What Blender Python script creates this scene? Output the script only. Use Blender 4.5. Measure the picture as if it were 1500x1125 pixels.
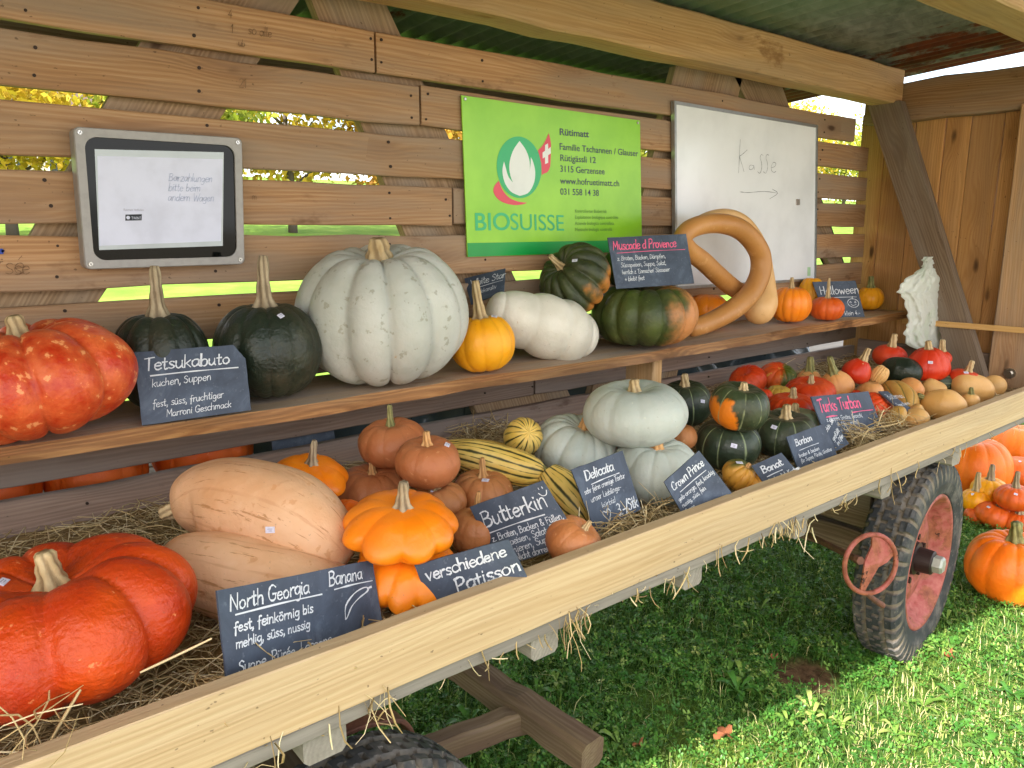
import bpy, bmesh, math, random
import numpy as np
from mathutils import Vector, Matrix
from mathutils.bvhtree import BVHTree

scene = bpy.context.scene
for o in list(bpy.data.objects):
    bpy.data.objects.remove(o)
COL = scene.collection
rng = random.Random(7)
npr = np.random.default_rng(7)
PI = math.pi
R = math.radians

# ------------------------------------------------------------------ camera
F = 1127.0                     # focal length in pixels of a 1500 px wide picture
EYE = np.array([0, 0, 1.5])
_p, _a = math.atan(232 / F), math.atan2(1400, math.hypot(F, 232))
FH = np.array([math.cos(_a), math.sin(_a), 0])
RT = np.array([math.sin(_a), -math.cos(_a), 0])
UP = np.array([0, 0, 1.0])
FW = FH * math.cos(_p) - UP * math.sin(_p)
CU = FH * math.sin(_p) + UP * math.cos(_p)
cam = bpy.data.cameras.new('camera')
cam.sensor_width = 36
cam.sensor_fit = 'HORIZONTAL'
cam.lens = 36 * F / 1500
cam.clip_start = 0.05
cam.clip_end = 2000
camo = bpy.data.objects.new('camera', cam)
COL.objects.link(camo)
camo.matrix_world = Matrix(((RT[0], CU[0], -FW[0], EYE[0]), (RT[1], CU[1], -FW[1], EYE[1]),
                            (RT[2], CU[2], -FW[2], EYE[2]), (0, 0, 0, 1)))
scene.camera = camo

# ------------------------------------------------------------------ sky, sun, exposure
SUN_EL, SUN_AZ = 34.0, 197.0      # azimuth of the direction towards the sun, counter-clockwise from +X
world = bpy.data.worlds.new('World')
scene.world = world
world.use_nodes = True
_n, _l = world.node_tree.nodes, world.node_tree.links
bg = _n['Background']
sky = _n.new('ShaderNodeTexSky')
sky.sky_type = 'NISHITA'
sky.sun_disc = False
sky.sun_elevation = R(SUN_EL)
sky.sun_rotation = R(90 - SUN_AZ)
sky.air_density = 1.0
sky.dust_density = 2.5
sky.ozone_density = 1.0
_tc = _n.new('ShaderNodeTexCoord')
_mp = _n.new('ShaderNodeMapping')
_mp.inputs['Scale'].default_value = (1.6, 1.6, 5)
_cn = _n.new('ShaderNodeTexNoise')
_cn.inputs['Scale'].default_value = 1.7
_cn.inputs['Detail'].default_value = 6
_cr = _n.new('ShaderNodeValToRGB')
_cr.color_ramp.elements[0].position = .36
_cr.color_ramp.elements[1].position = .62
_cm = _n.new('ShaderNodeMix')
_cm.data_type = 'RGBA'
_cm.inputs[7].default_value = (9.4, 9.4, 9.4, 1)
_l.new(_tc.outputs['Generated'], _mp.inputs['Vector'])
_l.new(_mp.outputs[0], _cn.inputs['Vector'])
_l.new(_cn.outputs['Fac'], _cr.inputs['Fac'])
_l.new(_cr.outputs['Color'], _cm.inputs[0])
_l.new(sky.outputs[0], _cm.inputs[6])
_l.new(_cm.outputs[2], bg.inputs['Color'])
bg.inputs['Strength'].default_value = 0.15
sun = bpy.data.lights.new('sun', 'SUN')
sun.energy = 5.0
sun.angle = R(0.5)
sun.color = (1, .96, .90)
suno = bpy.data.objects.new('sun', sun)
COL.objects.link(suno)
_sd = Vector((math.cos(R(SUN_AZ)) * math.cos(R(SUN_EL)), math.sin(R(SUN_AZ)) * math.cos(R(SUN_EL)), math.sin(R(SUN_EL))))
suno.rotation_euler = _sd.to_track_quat('Z', 'Y').to_euler()
suno.location = (-3, -3, 8)
vs = scene.view_settings
vs.view_transform = 'Standard'
vs.look = 'None'
vs.gamma = 1
vs.use_curve_mapping = False
vs.exposure = 1.5
scene.cycles.max_bounces = 8
scene.cycles.diffuse_bounces = 5
scene.cycles.use_denoising = True

# ------------------------------------------------------------------ where a pixel of the photograph lies in the place
def ray(px, py): return FW + RT * (px - 750) / F - CU * (py - 562.5) / F
def at_y(px, py, y): d = ray(px, py); return EYE + d * (y / d[1])
def at_z(px, py, z): d = ray(px, py); return EYE + d * ((z - EYE[2]) / d[2])
def at_x(px, py, x): d = ray(px, py); return EYE + d * (x / d[0])
def on_plane(px, py, p, n):
    d = ray(px, py)
    return EYE + d * (np.dot(np.asarray(p) - EYE, n) / np.dot(d, n))
def rut(r, u, t):
    """direction from right / up / towards-the-viewer components (level frame)"""
    v = RT * r + UP * u - FH * t
    return v / np.linalg.norm(v)

# ------------------------------------------------------------------ objects and properties
def tag(o, label=None, cat=None, group=None, kind=None):
    if label: o['label'] = label
    if cat: o['category'] = cat
    if group: o['group'] = group
    if kind: o['kind'] = kind
    return o
def empty(name, loc):
    o = bpy.data.objects.new(name, None)
    o.empty_display_size = .1
    o.location = Vector([float(x) for x in loc])
    COL.objects.link(o)
    return o

class MB:
    """collects geometry in world coordinates; build() links it as ONE mesh object"""
    def __init__(s):
        s.v, s.f, s.a, s.b, s.mi, n = [], [], [], [], [], 0
    def add(s, verts, faces, a=None, b=None, mi=0):
        o = len(s.v)
        s.v.extend([tuple(map(float, p)) for p in verts])
        s.f.extend([tuple(i + o for i in f) for f in faces])
        s.mi.extend([mi] * len(faces))
        k = len(verts)
        s.a.extend(a if a is not None else [(0, 0, 0)] * k)
        s.b.extend(b if b is not None else [0.0] * k)
        return o
    def board(s, c, ex, ey, L, W, T, jit=.0015, ch=.003, mi=0, step=.16, rnd=None):
        """sawn board: centre c, ex = direction of its length, ey = of its width"""
        ex = np.array(ex, float); ex /= np.linalg.norm(ex)
        ey = np.array(ey, float); ey -= ex * ex.dot(ey); ey /= np.linalg.norm(ey)
        ez = np.cross(ex, ey); c = np.array(c, float)
        n = max(1, int(L / step))
        w, t = W / 2, T / 2
        ch = min(ch, w * .45, t * .45)
        sec = [(-w + ch, -t), (w - ch, -t), (w, -t + ch), (w, t - ch), (w - ch, t), (-w + ch, t), (-w, t - ch), (-w, -t + ch)]
        off = np.array([rng.uniform(0, 40), rng.uniform(0, 40), rng.uniform(0, 40)])
        r = rng.random() if rnd is None else rnd
        V, A = [], []
        for i in range(n + 1):
            x = -L / 2 + L * i / n
            jw, jt = rng.uniform(-jit, jit), rng.uniform(-jit, jit)
            j1, j2 = rng.uniform(-jit, jit), rng.uniform(-jit, jit)
            for (y, z) in sec:
                yy = y + jw + (j1 if y > 0 else j2)
                zz = z + jt * .6
                V.append(c + ex * x + ey * yy + ez * zz)
                A.append(tuple(np.array([x, yy, zz]) + off))
        Fc = []
        for i in range(n):
            for k in range(8):
                a0, a1 = i * 8 + k, i * 8 + (k + 1) % 8
                Fc.append((a0, a1, a1 + 8, a0 + 8))
        Fc.append(tuple(reversed(range(8))))
        Fc.append(tuple(n * 8 + k for k in range(8)))
        s.add(V, Fc, A, [r] * len(V), mi)
    def bar(s, p, q, W, T, wdir=(0, 0, 1), **k):
        p, q = np.array(p, float), np.array(q, float)
        s.board((p + q) / 2, q - p, wdir, float(np.linalg.norm(q - p)), W, T, **k)
    def tube(s, pts, rad, n=12, mi=0, smooth=True, cap=True):
        V, Fc = sweep_grid(pts, rad, n)
        m = len(V) // n
        if cap:
            Fc.append(tuple(reversed(range(n)))); Fc.append(tuple((m - 1) * n + k for k in range(n)))
        s.add(V, Fc, mi=mi)
    def build(s, name, mats, parent=None, smooth=False, origin=None, attrs=('wc', 'rnd')):
        me = bpy.data.meshes.new(name)
        o = np.array(origin if origin is not None else (parent.location if parent else (0, 0, 0)), float)
        if parent is not None:
            pm = parent.location if parent.parent is None else parent.location + parent.parent.location
            base = np.array(pm, float)
        else:
            base = np.zeros(3)
        loc = o - base if origin is not None else np.zeros(3)
        ref = o if origin is not None else base
        V = np.array(s.v) - ref
        me.from_pydata(V.tolist(), [], s.f)
        if not isinstance(mats, (list, tuple)): mats = [mats]
        for m in mats: me.materials.append(m)
        if len(mats) > 1: me.polygons.foreach_set('material_index', s.mi)
        at = me.attributes.new(attrs[0], 'FLOAT_VECTOR', 'POINT')
        at.data.foreach_set('vector', np.array(s.a, dtype=np.float32).ravel())
        at = me.attributes.new(attrs[1], 'FLOAT', 'POINT')
        at.data.foreach_set('value', np.array(s.b, dtype=np.float32))
        me.polygons.foreach_set('use_smooth', [smooth] * len(me.polygons))
        me.update()
        ob = bpy.data.objects.new(name, me)
        COL.objects.link(ob)
        ob.location = Vector(loc.tolist())
        if parent is not None: ob.parent = parent
        return ob

def catmull(P, n, closed=False):
    P = np.array(P, float)
    m = len(P)
    if m < 3:
        return np.array([P[0] + (P[-1] - P[0]) * t for t in np.linspace(0, 1, n)])
    T = np.linspace(0, m - 1, n)
    out = []
    for t in T:
        i = min(int(t), m - 2); u = t - i
        p0, p1, p2, p3 = P[max(i - 1, 0)], P[i], P[i + 1], P[min(i + 2, m - 1)]
        out.append(.5 * ((2 * p1) + (-p0 + p2) * u + (2 * p0 - 5 * p1 + 4 * p2 - p3) * u * u + (-p0 + 3 * p1 - 3 * p2 + p3) * u ** 3))
    return np.array(out)

def frames(P):
    P = np.array(P, float)
    T = np.gradient(P, axis=0)
    T /= np.linalg.norm(T, axis=1)[:, None] + 1e-12
    n = np.cross(T[0], (0, 0, 1.0))
    if np.linalg.norm(n) < .2: n = np.cross(T[0], (1.0, 0, 0))
    n /= np.linalg.norm(n)
    N = []
    for t in T:
        n = n - t * t.dot(n); n /= np.linalg.norm(n)
        N.append(n)
    N = np.array(N)
    return T, N, np.cross(T, N)

def sweep_grid(pts, rad, n=12, lobe=None):
    P = np.array(pts, float)
    rad = np.broadcast_to(np.array(rad, float), (len(P),))
    T, N, B = frames(P)
    V, Fc = [], []
    for i in range(len(P)):
        for k in range(n):
            th = 2 * PI * k / n
            r = rad[i] * (lobe(th, i / (len(P) - 1)) if lobe else 1)
            V.append(P[i] + (N[i] * math.cos(th) + B[i] * math.sin(th)) * r)
    for i in range(len(P) - 1):
        for k in range(n):
            a, b = i * n + k, i * n + (k + 1) % n
            Fc.append((a, b, b + n, a + n))
    return V, Fc

# ------------------------------------------------------------------ materials
def S(h, a=1.0):
    c = [int(h[i:i + 2], 16) / 255 for i in (0, 2, 4)]
    return tuple((x / 12.92 if x <= .04045 else ((x + .055) / 1.055) ** 2.4) for x in c) + (a,)

class G:
    def __init__(s, name):
        s.m = bpy.data.materials.new(name); s.m.use_nodes = True
        s.t = s.m.node_tree; s.t.nodes.clear()
        s.out = s.t.nodes.new('ShaderNodeOutputMaterial')
    def n(s, typ, ins=None, **props):
        nd = s.t.nodes.new('ShaderNode' + typ)
        for k, v in props.items(): setattr(nd, k, v)
        for k, v in (ins or {}).items(): s.set(nd.inputs[k], v)
        return nd
    def set(s, sock, v):
        if isinstance(v, bpy.types.NodeSocket): s.t.links.new(v, sock)
        elif isinstance(v, bpy.types.Node): s.t.links.new(v.outputs[0], sock)
        else: sock.default_value = v
    def m_(s, op, a, b=0.0, c=None, clamp=False):
        nd = s.n('Math', operation=op, use_clamp=clamp)
        s.set(nd.inputs[0], a); s.set(nd.inputs[1], b)
        if c is not None: s.set(nd.inputs[2], c)
        return nd.outputs[0]
    def mix(s, f, a, b, blend='MIX'):
        nd = s.n('Mix', data_type='RGBA', blend_type=blend)
        s.set(nd.inputs[0], f); s.set(nd.inputs[6], a); s.set(nd.inputs[7], b)
        return nd.outputs[2]
    def ramp(s, f, stops, interp='LINEAR'):
        nd = s.n('ValToRGB'); cr = nd.color_ramp; cr.interpolation = interp
        while len(cr.elements) < len(stops): cr.elements.new(.5)
        for e, (p, c) in zip(cr.elements, stops):
            e.position = p
            e.color = c if isinstance(c, (tuple, list)) else (c, c, c, 1)
        s.set(nd.inputs[0], f)
        return nd.outputs[0]
    def step(s, v, lo, hi):
        nd = s.n('MapRange', interpolation_type='SMOOTHSTEP')
        s.set(nd.inputs[0], v); nd.inputs[1].default_value = lo; nd.inputs[2].default_value = hi
        return nd.outputs[0]
    def attr(s, name, o='Vector'): return s.n('Attribute', attribute_name=name).outputs[o]
    def scale(s, v, sc):
        nd = s.n('VectorMath', operation='MULTIPLY'); s.set(nd.inputs[0], v); nd.inputs[1].default_value = sc
        return nd.outputs[0]
    def noise(s, v, sc, det=3, rough=.55, dist=0):
        nd = s.n('TexNoise', {'Scale': sc, 'Detail': det, 'Roughness': rough, 'Distortion': dist})
        s.set(nd.inputs['Vector'], v)
        return nd.outputs[0]
    def bump(s, h, st, dist):
        nd = s.n('Bump', {'Strength': st, 'Distance': dist}); s.set(nd.inputs['Height'], h)
        return nd.outputs[0]
    def bsdf(s, col, rough=.5, normal=None, **kw):
        nd = s.n('BsdfPrincipled')
        s.set(nd.inputs['Base Color'], col); s.set(nd.inputs['Roughness'], rough)
        if normal is not None: s.set(nd.inputs['Normal'], normal)
        for k, v in kw.items(): s.set(nd.inputs[k.replace('_', ' ')], v)
        return nd
    def done(s, sh):
        s.t.links.new(sh.outputs[0], s.out.inputs[0])
        return s.m

def wood(name, mid, dark, light, grey=None, greyamt=.0, knots=.6, ring=.5, rough=.75, var=.35, stain=None):
    g = G(name)
    v = g.attr('wc'); rnd = g.attr('rnd', 'Fac')
    kv = g.n('TexVoronoi', {'Scale': 1.0, 'Randomness': 1.0}); g.set(kv.inputs['Vector'], g.scale(v, (3.2, 9, 9)))
    kd = kv.outputs['Distance']
    sep = g.n('SeparateColor'); g.set(sep.inputs[0], kv.outputs['Color'])
    has = g.step(sep.outputs[0], 1 - knots * .55, 1 - knots * .55 + .02)
    wob = g.m_('MULTIPLY', g.noise(g.scale(v, (14, 30, 30)), 1, 2), .10)
    kd2 = g.m_('ADD', kd, g.m_('SUBTRACT', wob, .05))
    knot = g.m_('MULTIPLY', g.m_('SUBTRACT', 1, g.step(kd2, .05, .15)), has)
    halo = g.m_('MULTIPLY', g.m_('SUBTRACT', 1, g.step(kd, .08, .5)), has)
    sx = g.n('SeparateXYZ'); g.set(sx.inputs[0], v)
    warp = g.noise(g.scale(v, (.9, 7, 7)), 1, 4)
    h = g.m_('ADD', sx.outputs[1], g.m_('MULTIPLY', sx.outputs[2], .6))
    h = g.m_('ADD', h, g.m_('MULTIPLY', warp, .10))
    h = g.m_('ADD', h, g.m_('MULTIPLY', halo, .022))
    rings = g.m_('ADD', g.m_('MULTIPLY', g.m_('SINE', g.m_('MULTIPLY', h, 560.0)), .5), .5)
    rings = g.m_('MULTIPLY', rings, g.noise(g.scale(v, (2, 18, 18)), 1, 3))
    fine = g.noise(g.scale(v, (5, 330, 330)), 1, 3)
    mid2 = g.noise(g.scale(v, (1.6, 42, 42)), 1, 5)
    val = g.m_('ADD', g.m_('MULTIPLY', rings, ring * .62), g.m_('ADD', g.m_('MULTIPLY', fine, .34), g.m_('MULTIPLY', mid2, .5)))
    col = g.ramp(val, [(.30, S(light)), (.52, S(mid)), (.95, S(dark))])
    big = g.noise(g.scale(v, (1.3, 5, 5)), 1, 3)
    tone = g.m_('ADD', g.m_('MULTIPLY', big, var), g.m_('ADD', g.m_('MULTIPLY', rnd, var * .95), 1 - var * .97))
    cc = g.n('CombineColor'); [g.set(cc.inputs[i], tone) for i in range(3)]
    col = g.mix(1.0, col, cc.outputs[0], 'MULTIPLY')
    if grey:
        gm = g.m_('MULTIPLY', g.step(g.noise(g.scale(v, (1.1, 9, 9)), 1, 5), .35, .68), greyamt)
        col = g.mix(gm, col, S(grey))
    if stain:
        st = g.step(g.noise(g.scale(v, (4, 9, 9)), 1, 5, .65), .60, .74)
        col = g.mix(g.m_('MULTIPLY', st, .75), col, S(stain))
    col = g.mix(g.m_('MULTIPLY', halo, .35), col, S(dark))
    col = g.mix(g.m_('MULTIPLY', knot, .85), col, S('3a2415'))
    # fine cracks running with the grain, and specks of dirt
    crack = g.step(g.noise(g.scale(v, (2.2, 120, 120)), 1, 4), .70, .76)
    col = g.mix(g.m_('MULTIPLY', crack, .5), col, S('3b281a'))
    speck = g.step(g.noise(g.scale(v, (60, 90, 90)), 1, 2), .71, .75)
    col = g.mix(g.m_('MULTIPLY', speck, .55), col, S('33241a'))
    hb = g.m_('ADD', g.m_('MULTIPLY', fine, .6), g.m_('ADD', g.m_('MULTIPLY', mid2, .5), g.m_('MULTIPLY', rings, .4)))
    hb = g.m_('SUBTRACT', hb, g.m_('MULTIPLY', crack, .8))
    return g.done(g.bsdf(col, rough, g.bump(hb, .35, .004), Specular_IOR_Level=.25))

W_UP = wood('plank wood', 'a67d55', '77523a', 'bb9670', '94806c', .9, .5, .5, var=.5, stain='6b4a32')
W_LOW = wood('grey plank wood', '8f7666', '645043', 'a38b7a', '8a7e76', .85, .35, .5, var=.45, stain='5c4335')
W_END = wood('end wall boards', 'b98650', '8a5c30', 'cb9a62', '98785a', .4, 1.2, .45)
W_BEAM = wood('beam wood', 'b28b5c', '866240', 'c4a074', 'a08a6c', .6, .4, .4, stain='80582e')
W_WEATH = wood('weathered wood', '705b48', '463727', '88745f', '857a6e', .55, .5, .6, rough=.85)
W_DIAG = wood('rough brace wood', '8c7256', '5e4833', 'a58a6c', '938472', .7, .3, .6, rough=.85)
W_NEW = wood('new spruce wood', 'b89c76', '9a7a50', 'c6ad88', 'a8947a', .35, .12, .45, rough=.6, var=.22)
W_SHELF = wood('shelf wood', 'a88c6c', '82644a', 'bba288', '9e9288', .85, .3, .45, stain='8a6440')
W_BARK = wood('raw edge wood', '8c6038', '52331a', 'b08350', '7a6450', .5, .3, .6, var=.55, stain='4b2c15')
W_BED = wood('grey wagon wood', '8a8278', '645d54', '9c948a', '766f68', .5, .2, .4, rough=.9)
W_LATH = wood('planed lath wood', 'c99a5c', 'a87a40', 'd6ac72', None, 0, .1, .3, rough=.5, var=.15)
W_DRAW = wood('muddy drawbar wood', '7c684e', '4d3a2b', '94806a', '5a4438', .9, .2, .5, rough=.9, stain='3e2c22')

def skin(name, c1, c2, scale=5, groove=None, patch=None, speck=None, rough=.4, det=4, bump=.12, bscale=22, top=None, crest=None, lines=None, sss=.08, contrast=(.35, .65), scar=None):
    """c1/c2 mottled rind; groove=(colour,width,strength) lines along the ribs; patch=(colour,dir,thr,soft) one-sided blush; speck=(colour,scale,thr,amount)"""
    g = G(name)
    tc = g.n('TexCoord').outputs['Object']
    oi = g.n('ObjectInfo').outputs['Random']
    ofs = g.n('CombineXYZ'); [g.set(ofs.inputs[i], g.m_('MULTIPLY', oi, 17.0 + 9 * i)) for i in range(3)]
    ad = g.n('VectorMath', operation='ADD'); g.set(ad.inputs[0], tc); g.set(ad.inputs[1], ofs.outputs[0])
    v = ad.outputs[0]
    rib = g.attr('rib', 'Fac'); ringv = g.attr('ring')
    n1 = g.noise(v, scale, det, .6)
    col = g.ramp(n1, [(contrast[0], S(c1)), (contrast[1], S(c2))])
    big = g.noise(v, scale * .45, 2)
    br = g.m_('ADD', g.m_('MULTIPLY', big, .42), .79)
    cc = g.n('CombineColor'); [g.set(cc.inputs[i], br) for i in range(3)]
    col = g.mix(1.0, col, cc.outputs[0], 'MULTIPLY')
    if patch:
        pc, pd, thr, soft = patch
        dp = g.n('VectorMath', operation='DOT_PRODUCT'); g.set(dp.inputs[0], ringv); dp.inputs[1].default_value = pd
        f = g.m_('ADD', dp.outputs['Value'], g.m_('MULTIPLY', g.m_('SUBTRACT', g.noise(v, scale * 1.2, 4), .5), 1.6))
        f = g.m_('ADD', f, g.m_('MULTIPLY', g.m_('SUBTRACT', rib, .5), .25))
        col = g.mix(g.step(f, thr - soft, thr + soft), col, S(pc))
    if crest:
        col = g.mix(g.m_('MULTIPLY', g.step(g.m_('ADD', rib, g.m_('MULTIPLY', n1, .3)), .75, 1.15), crest[1]), col, S(crest[0]))
    if groove:
        wv = g.m_('ADD', rib, g.m_('MULTIPLY', g.m_('SUBTRACT', g.noise(v, 26, 3), .5), groove[1] * 1.3))
        col = g.mix(g.m_('MULTIPLY', g.m_('SUBTRACT', 1, g.step(wv, groove[1] * .4, groove[1])), groove[2]), col, S(groove[0]))
    if lines:   # broken stripes between the main ones
        l2 = g.attr('rib2', 'Fac')
        wv = g.m_('ADD', l2, g.m_('MULTIPLY', g.m_('SUBTRACT', g.noise(v, 30, 3), .5), lines[1] * 4))
        col = g.mix(g.m_('MULTIPLY', g.m_('SUBTRACT', 1, g.step(wv, lines[1] * .4, lines[1])), lines[2]), col, S(lines[0]))
    if speck:
        f = g.step(g.noise(v, speck[1], 3, .6), speck[2], speck[2] + .06)
        col = g.mix(g.m_('MULTIPLY', f, speck[3]), col, S(speck[0]))
    if scar:    # corky scars: sparse, elongated
        sv = g.n('VectorMath', operation='MULTIPLY'); g.set(sv.inputs[0], v); sv.inputs[1].default_value = scar[4] if len(scar) > 4 else (1, 1, .35)
        if len(scar) > 5: g.set(sv.inputs[0], ringv)
        f = g.step(g.noise(sv.outputs[0], scar[1], 5, .7, .3 if len(scar) > 5 else .6), scar[2], scar[2] + .05)
        col = g.mix(g.m_('MULTIPLY', f, scar[3]), col, S(scar[0]))
    if top:
        sp = g.n('SeparateXYZ'); g.set(sp.inputs[0], ringv)
        col = g.mix(g.m_('MULTIPLY', g.step(sp.outputs[2], top[1], top[2]), .9), col, S(top[0]))
    # a thin film of dust and dull scuffed places
    du = g.step(g.noise(v, 7, 6, .72), .42, .78)
    col = g.mix(g.m_('MULTIPLY', du, .11), col, S('a58c64'))
    pit = g.step(g.noise(v, 130, 2), .70, .75)
    col = g.mix(g.m_('MULTIPLY', pit, .30), col, S('6e5a40'))
    hb = g.m_('ADD', g.noise(v, bscale, 4), g.m_('MULTIPLY', g.noise(v, 110, 3), .35))
    ro = g.m_('ADD', rough - .02, g.m_('ADD', g.m_('MULTIPLY', n1, .12), g.m_('MULTIPLY', du, .22)))
    b = g.bsdf(col, ro, g.bump(hb, bump * 2.2, .012), Specular_IOR_Level=.4)
    if sss:
        b.inputs['Subsurface Weight'].default_value = sss
        b.inputs['Subsurface Radius'].default_value = (.02, .008, .004)
    return g.done(b)

M = {}
M['mottled'] = skin('mottled orange red rind', 'b83010', 'da6834', 24, ('a83010', .12, .5), None, ('f2a468', 48, .60, .7), .36, bump=.16, scar=('b98a58', 14, .74, .9, (.5, 1, 1)))
M['rouge'] = skin('deep orange red rind', 'ac2a04', 'c84608', 8, ('942204', .14, .5), None, ('e8905a', 60, .66, .6), .42, bump=.3, bscale=20, sss=.04, scar=('b98c58', 10, .73, .85, (1, 1, 1.6)))
M['darkgreen'] = skin('dark green rind', '161f17', '263023', 9, ('38472f', .10, .6), None, ('55613f', 80, .68, .5), .36, bump=.22, scar=('a48a5a', 11, .76, .9))
M['palegrey'] = skin('pale grey rind', 'adafa4', 'c3c3ba', 6, ('9a9c90', .10, .35), None, ('83806a', 38, .60, .55), .5, bump=.14, scar=('b08f62', 13, .69, .8, (1, 1, .6)))
M['crown'] = skin('blue grey green rind', 'abb2a8', 'c0c5bc', 7, ('969f94', .10, .4), None, ('c9cbb9', 60, .66, .5), .42, bump=.12, scar=('98a06e', 9, .74, .6))
M['yellow'] = skin('yellow orange rind', 'ee9a0c', 'f6ad1c', 7, ('e08a0a', .16, .5), None, ('f7c860', 70, .72, .4), .33, bump=.12)
M['white'] = skin('cream white rind', 'cbc6b6', 'ddd8ca', 8, ('b7b09c', .12, .35), None, ('b09a78', 60, .70, .4), .4, bump=.12, scar=('b08a62', 10, .66, .9, (1, 1, 1)))
M['muscade2'] = skin('green rind with orange flank', '262f1a', '424a26', 11, ('6f7350', .12, .4), ('bd7a34', (.8, -.55, .1), .72, .22), ('6f7a48', 60, .68, .5), .42, bump=.22)
M['muscade'] = skin('green and orange rind', '2e391b', '4e5a28', 11, ('9a9a70', .16, .55), ('c0804a', (.95, -.05, .0), .58, .30), ('6f7a48', 60, .68, .5), .42, bump=.22)
M['trombe'] = skin('tan orange rind', 'ab743a', 'ba844a', 5, ('9c6832', .3, .25), None, ('cf9f68', 22, .62, .45), .4, bump=.08, sss=.05)
M['trombe2'] = skin('pale tan rind', 'cf9f63', 'dbb078', 6, None, None, ('b98a50', 40, .68, .4), .42, bump=.08, sss=.05)
M['orange'] = skin('orange rind', 'ea7d0c', 'f08c16', 6, ('d66a0a', .14, .5), None, ('f4aa50', 70, .72, .4), .34, bump=.12)
M['rust'] = skin('red orange rind', 'c4500e', 'd4601a', 8, ('a8420e', .14, .4), None, ('e08a44', 60, .68, .4), .4, bump=.16)
M['banana'] = skin('pink orange rind', 'd39c6e', 'e2b48c', 6, ('bd8254', .3, .35), None, ('c2854e', 38, .62, .5), .46, bump=.14, scar=('a8703c', 5, .585, .75, (1.6, 1.6, 1.1), 'ring'), top=('b9c0a0', .93, .99))
M['patisson'] = skin('bright orange rind', 'f0780a', 'f48c14', 5, ('e4660a', .2, .3), None, ('f6ab4a', 60, .73, .4), .3, bump=.08)
M['patisson2'] = skin('deep orange rind', 'e65c08', 'ee7010', 5, ('d04c08', .2, .4), None, None, .32, bump=.08)
M['butterkin'] = skin('brown orange rind', 'a65e34', 'b56e42', 7, ('94512c', .08, .55), None, ('cf9468', 60, .66, .5), .44, bump=.14, scar=('8c5a34', 16, .74, .6))
M['butterkin2'] = skin('tan orange rind', 'ae6a3a', 'be7e4c', 7, ('985b32', .08, .5), None, ('d8a878', 60, .66, .5), .44, bump=.14)
M['delicata'] = skin('yellow striped rind', 'd6b050', 'e6c873', 9, ('262f16', .62, .95), None, ('b08c34', 60, .68, .4), .4, bump=.1, lines=('4c4a1e', .17, .8))
M['buttercup'] = skin('dark green pale striped rind', '222c22', '37432f', 12, ('8f9a70', .36, .85), None, ('8c9470', 75, .70, .6), .34, bump=.16)
M['buttercup_o'] = skin('dark green rind with orange patch', '28331f', '3e4a30', 12, ('a0a678', .36, .85), ('e07a14', (-.80, -.45, .25), .62, .10), ('9aa070', 75, .70, .6), .34, bump=.16)
M['buttercup_p'] = skin('grey green rind', '6f8068', '8a9a7e', 12, ('a8b08a', .22, .6), None, ('a9b090', 75, .68, .6), .42, bump=.14)
M['turban'] = skin('red pale flecked rind', 'c4330c', 'd94a16', 7, ('efc08a', .07, .7), None, ('e89a5c', 50, .66, .5), .38, bump=.14)
M['turban_g'] = skin('red rind with green and yellow patches', 'cf4310', 'df6a22', 8, ('b8862c', .1, .6), ('55601f', (.8, -.2, .3), .35, .2), ('d8b04c', 40, .6, .7), .4, bump=.14)
M['turban_y'] = skin('yellow green rind', 'c89a3c', 'b9a24a', 10, ('5e6226', .2, .7), None, ('4d5520', 30, .62, .7), .42, bump=.14)
M['banat'] = skin('orange and green rind', 'c98628', 'd69a3c', 8, ('8a6a22', .12, .6), ('4f5626', (.35, .75, -.1), .55, .3), ('dcb468', 60, .68, .5), .38, bump=.14)
M['kuri'] = skin('red rind', 'c02c0e', 'd03e18', 7, ('a6200e', .12, .4), None, ('de6a48', 70, .70, .4), .4, bump=.12)
M['butternut'] = skin('tan rind', 'cf9c58', 'dcae6e', 6, ('b98a4a', .2, .3), None, ('b98648', 50, .68, .4), .42, bump=.08)
M['butternut_o'] = skin('warm tan rind', 'cc8a4c', 'd89c60', 6, ('b87a40', .2, .3), None, ('e0b484', 50, .68, .4), .42, bump=.08)
M['striped_tan'] = skin('tan green streaked rind', 'b98a40', 'c89c50', 8, ('6d6a34', .42, .8), None, ('d0aa66', 60, .66, .5), .42, bump=.14)
M['field'] = skin('field pumpkin rind', 'ea6a0c', 'f27c16', 6, ('d4580a', .13, .6), None, ('f6a458', 70, .72, .4), .38, bump=.14)
M['field_d'] = skin('dark orange rind', 'd4520e', 'e0661a', 6, ('b8440c', .13, .5), None, ('f0a060', 70, .70, .4), .4, bump=.14)

def stem_mat(name, c1, c2, c3):
    g = G(name)
    tc = g.n('TexCoord').outputs['Object']
    rib = g.attr('rib', 'Fac')
    n = g.noise(g.scale(tc, (1, 1, .5)), 60, 4)
    col = g.ramp(n, [(.3, S(c1)), (.7, S(c2))])
    col = g.mix(g.m_('MULTIPLY', g.m_('SUBTRACT', 1, g.step(g.m_('ADD', rib, g.m_('MULTIPLY', n, .4)), .3, .8)), .7), col, S(c3))
    return g.done(g.bsdf(col, .8, g.bump(g.noise(tc, 150, 3), .5, .003)))
ST_TAN = stem_mat('dry tan stem', 'b49868', 'cdb68c', '7a6240')
ST_GRN = stem_mat('olive green stem', '6d6b3a', 'a09a64', '47461f')
ST_GREY = stem_mat('grey brown stem', '8f7c60', 'b3a284', '5c4a34')
ST_ORG = stem_mat('orange tan stem', 'c08a50', 'd2a56e', '94683a')

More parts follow.
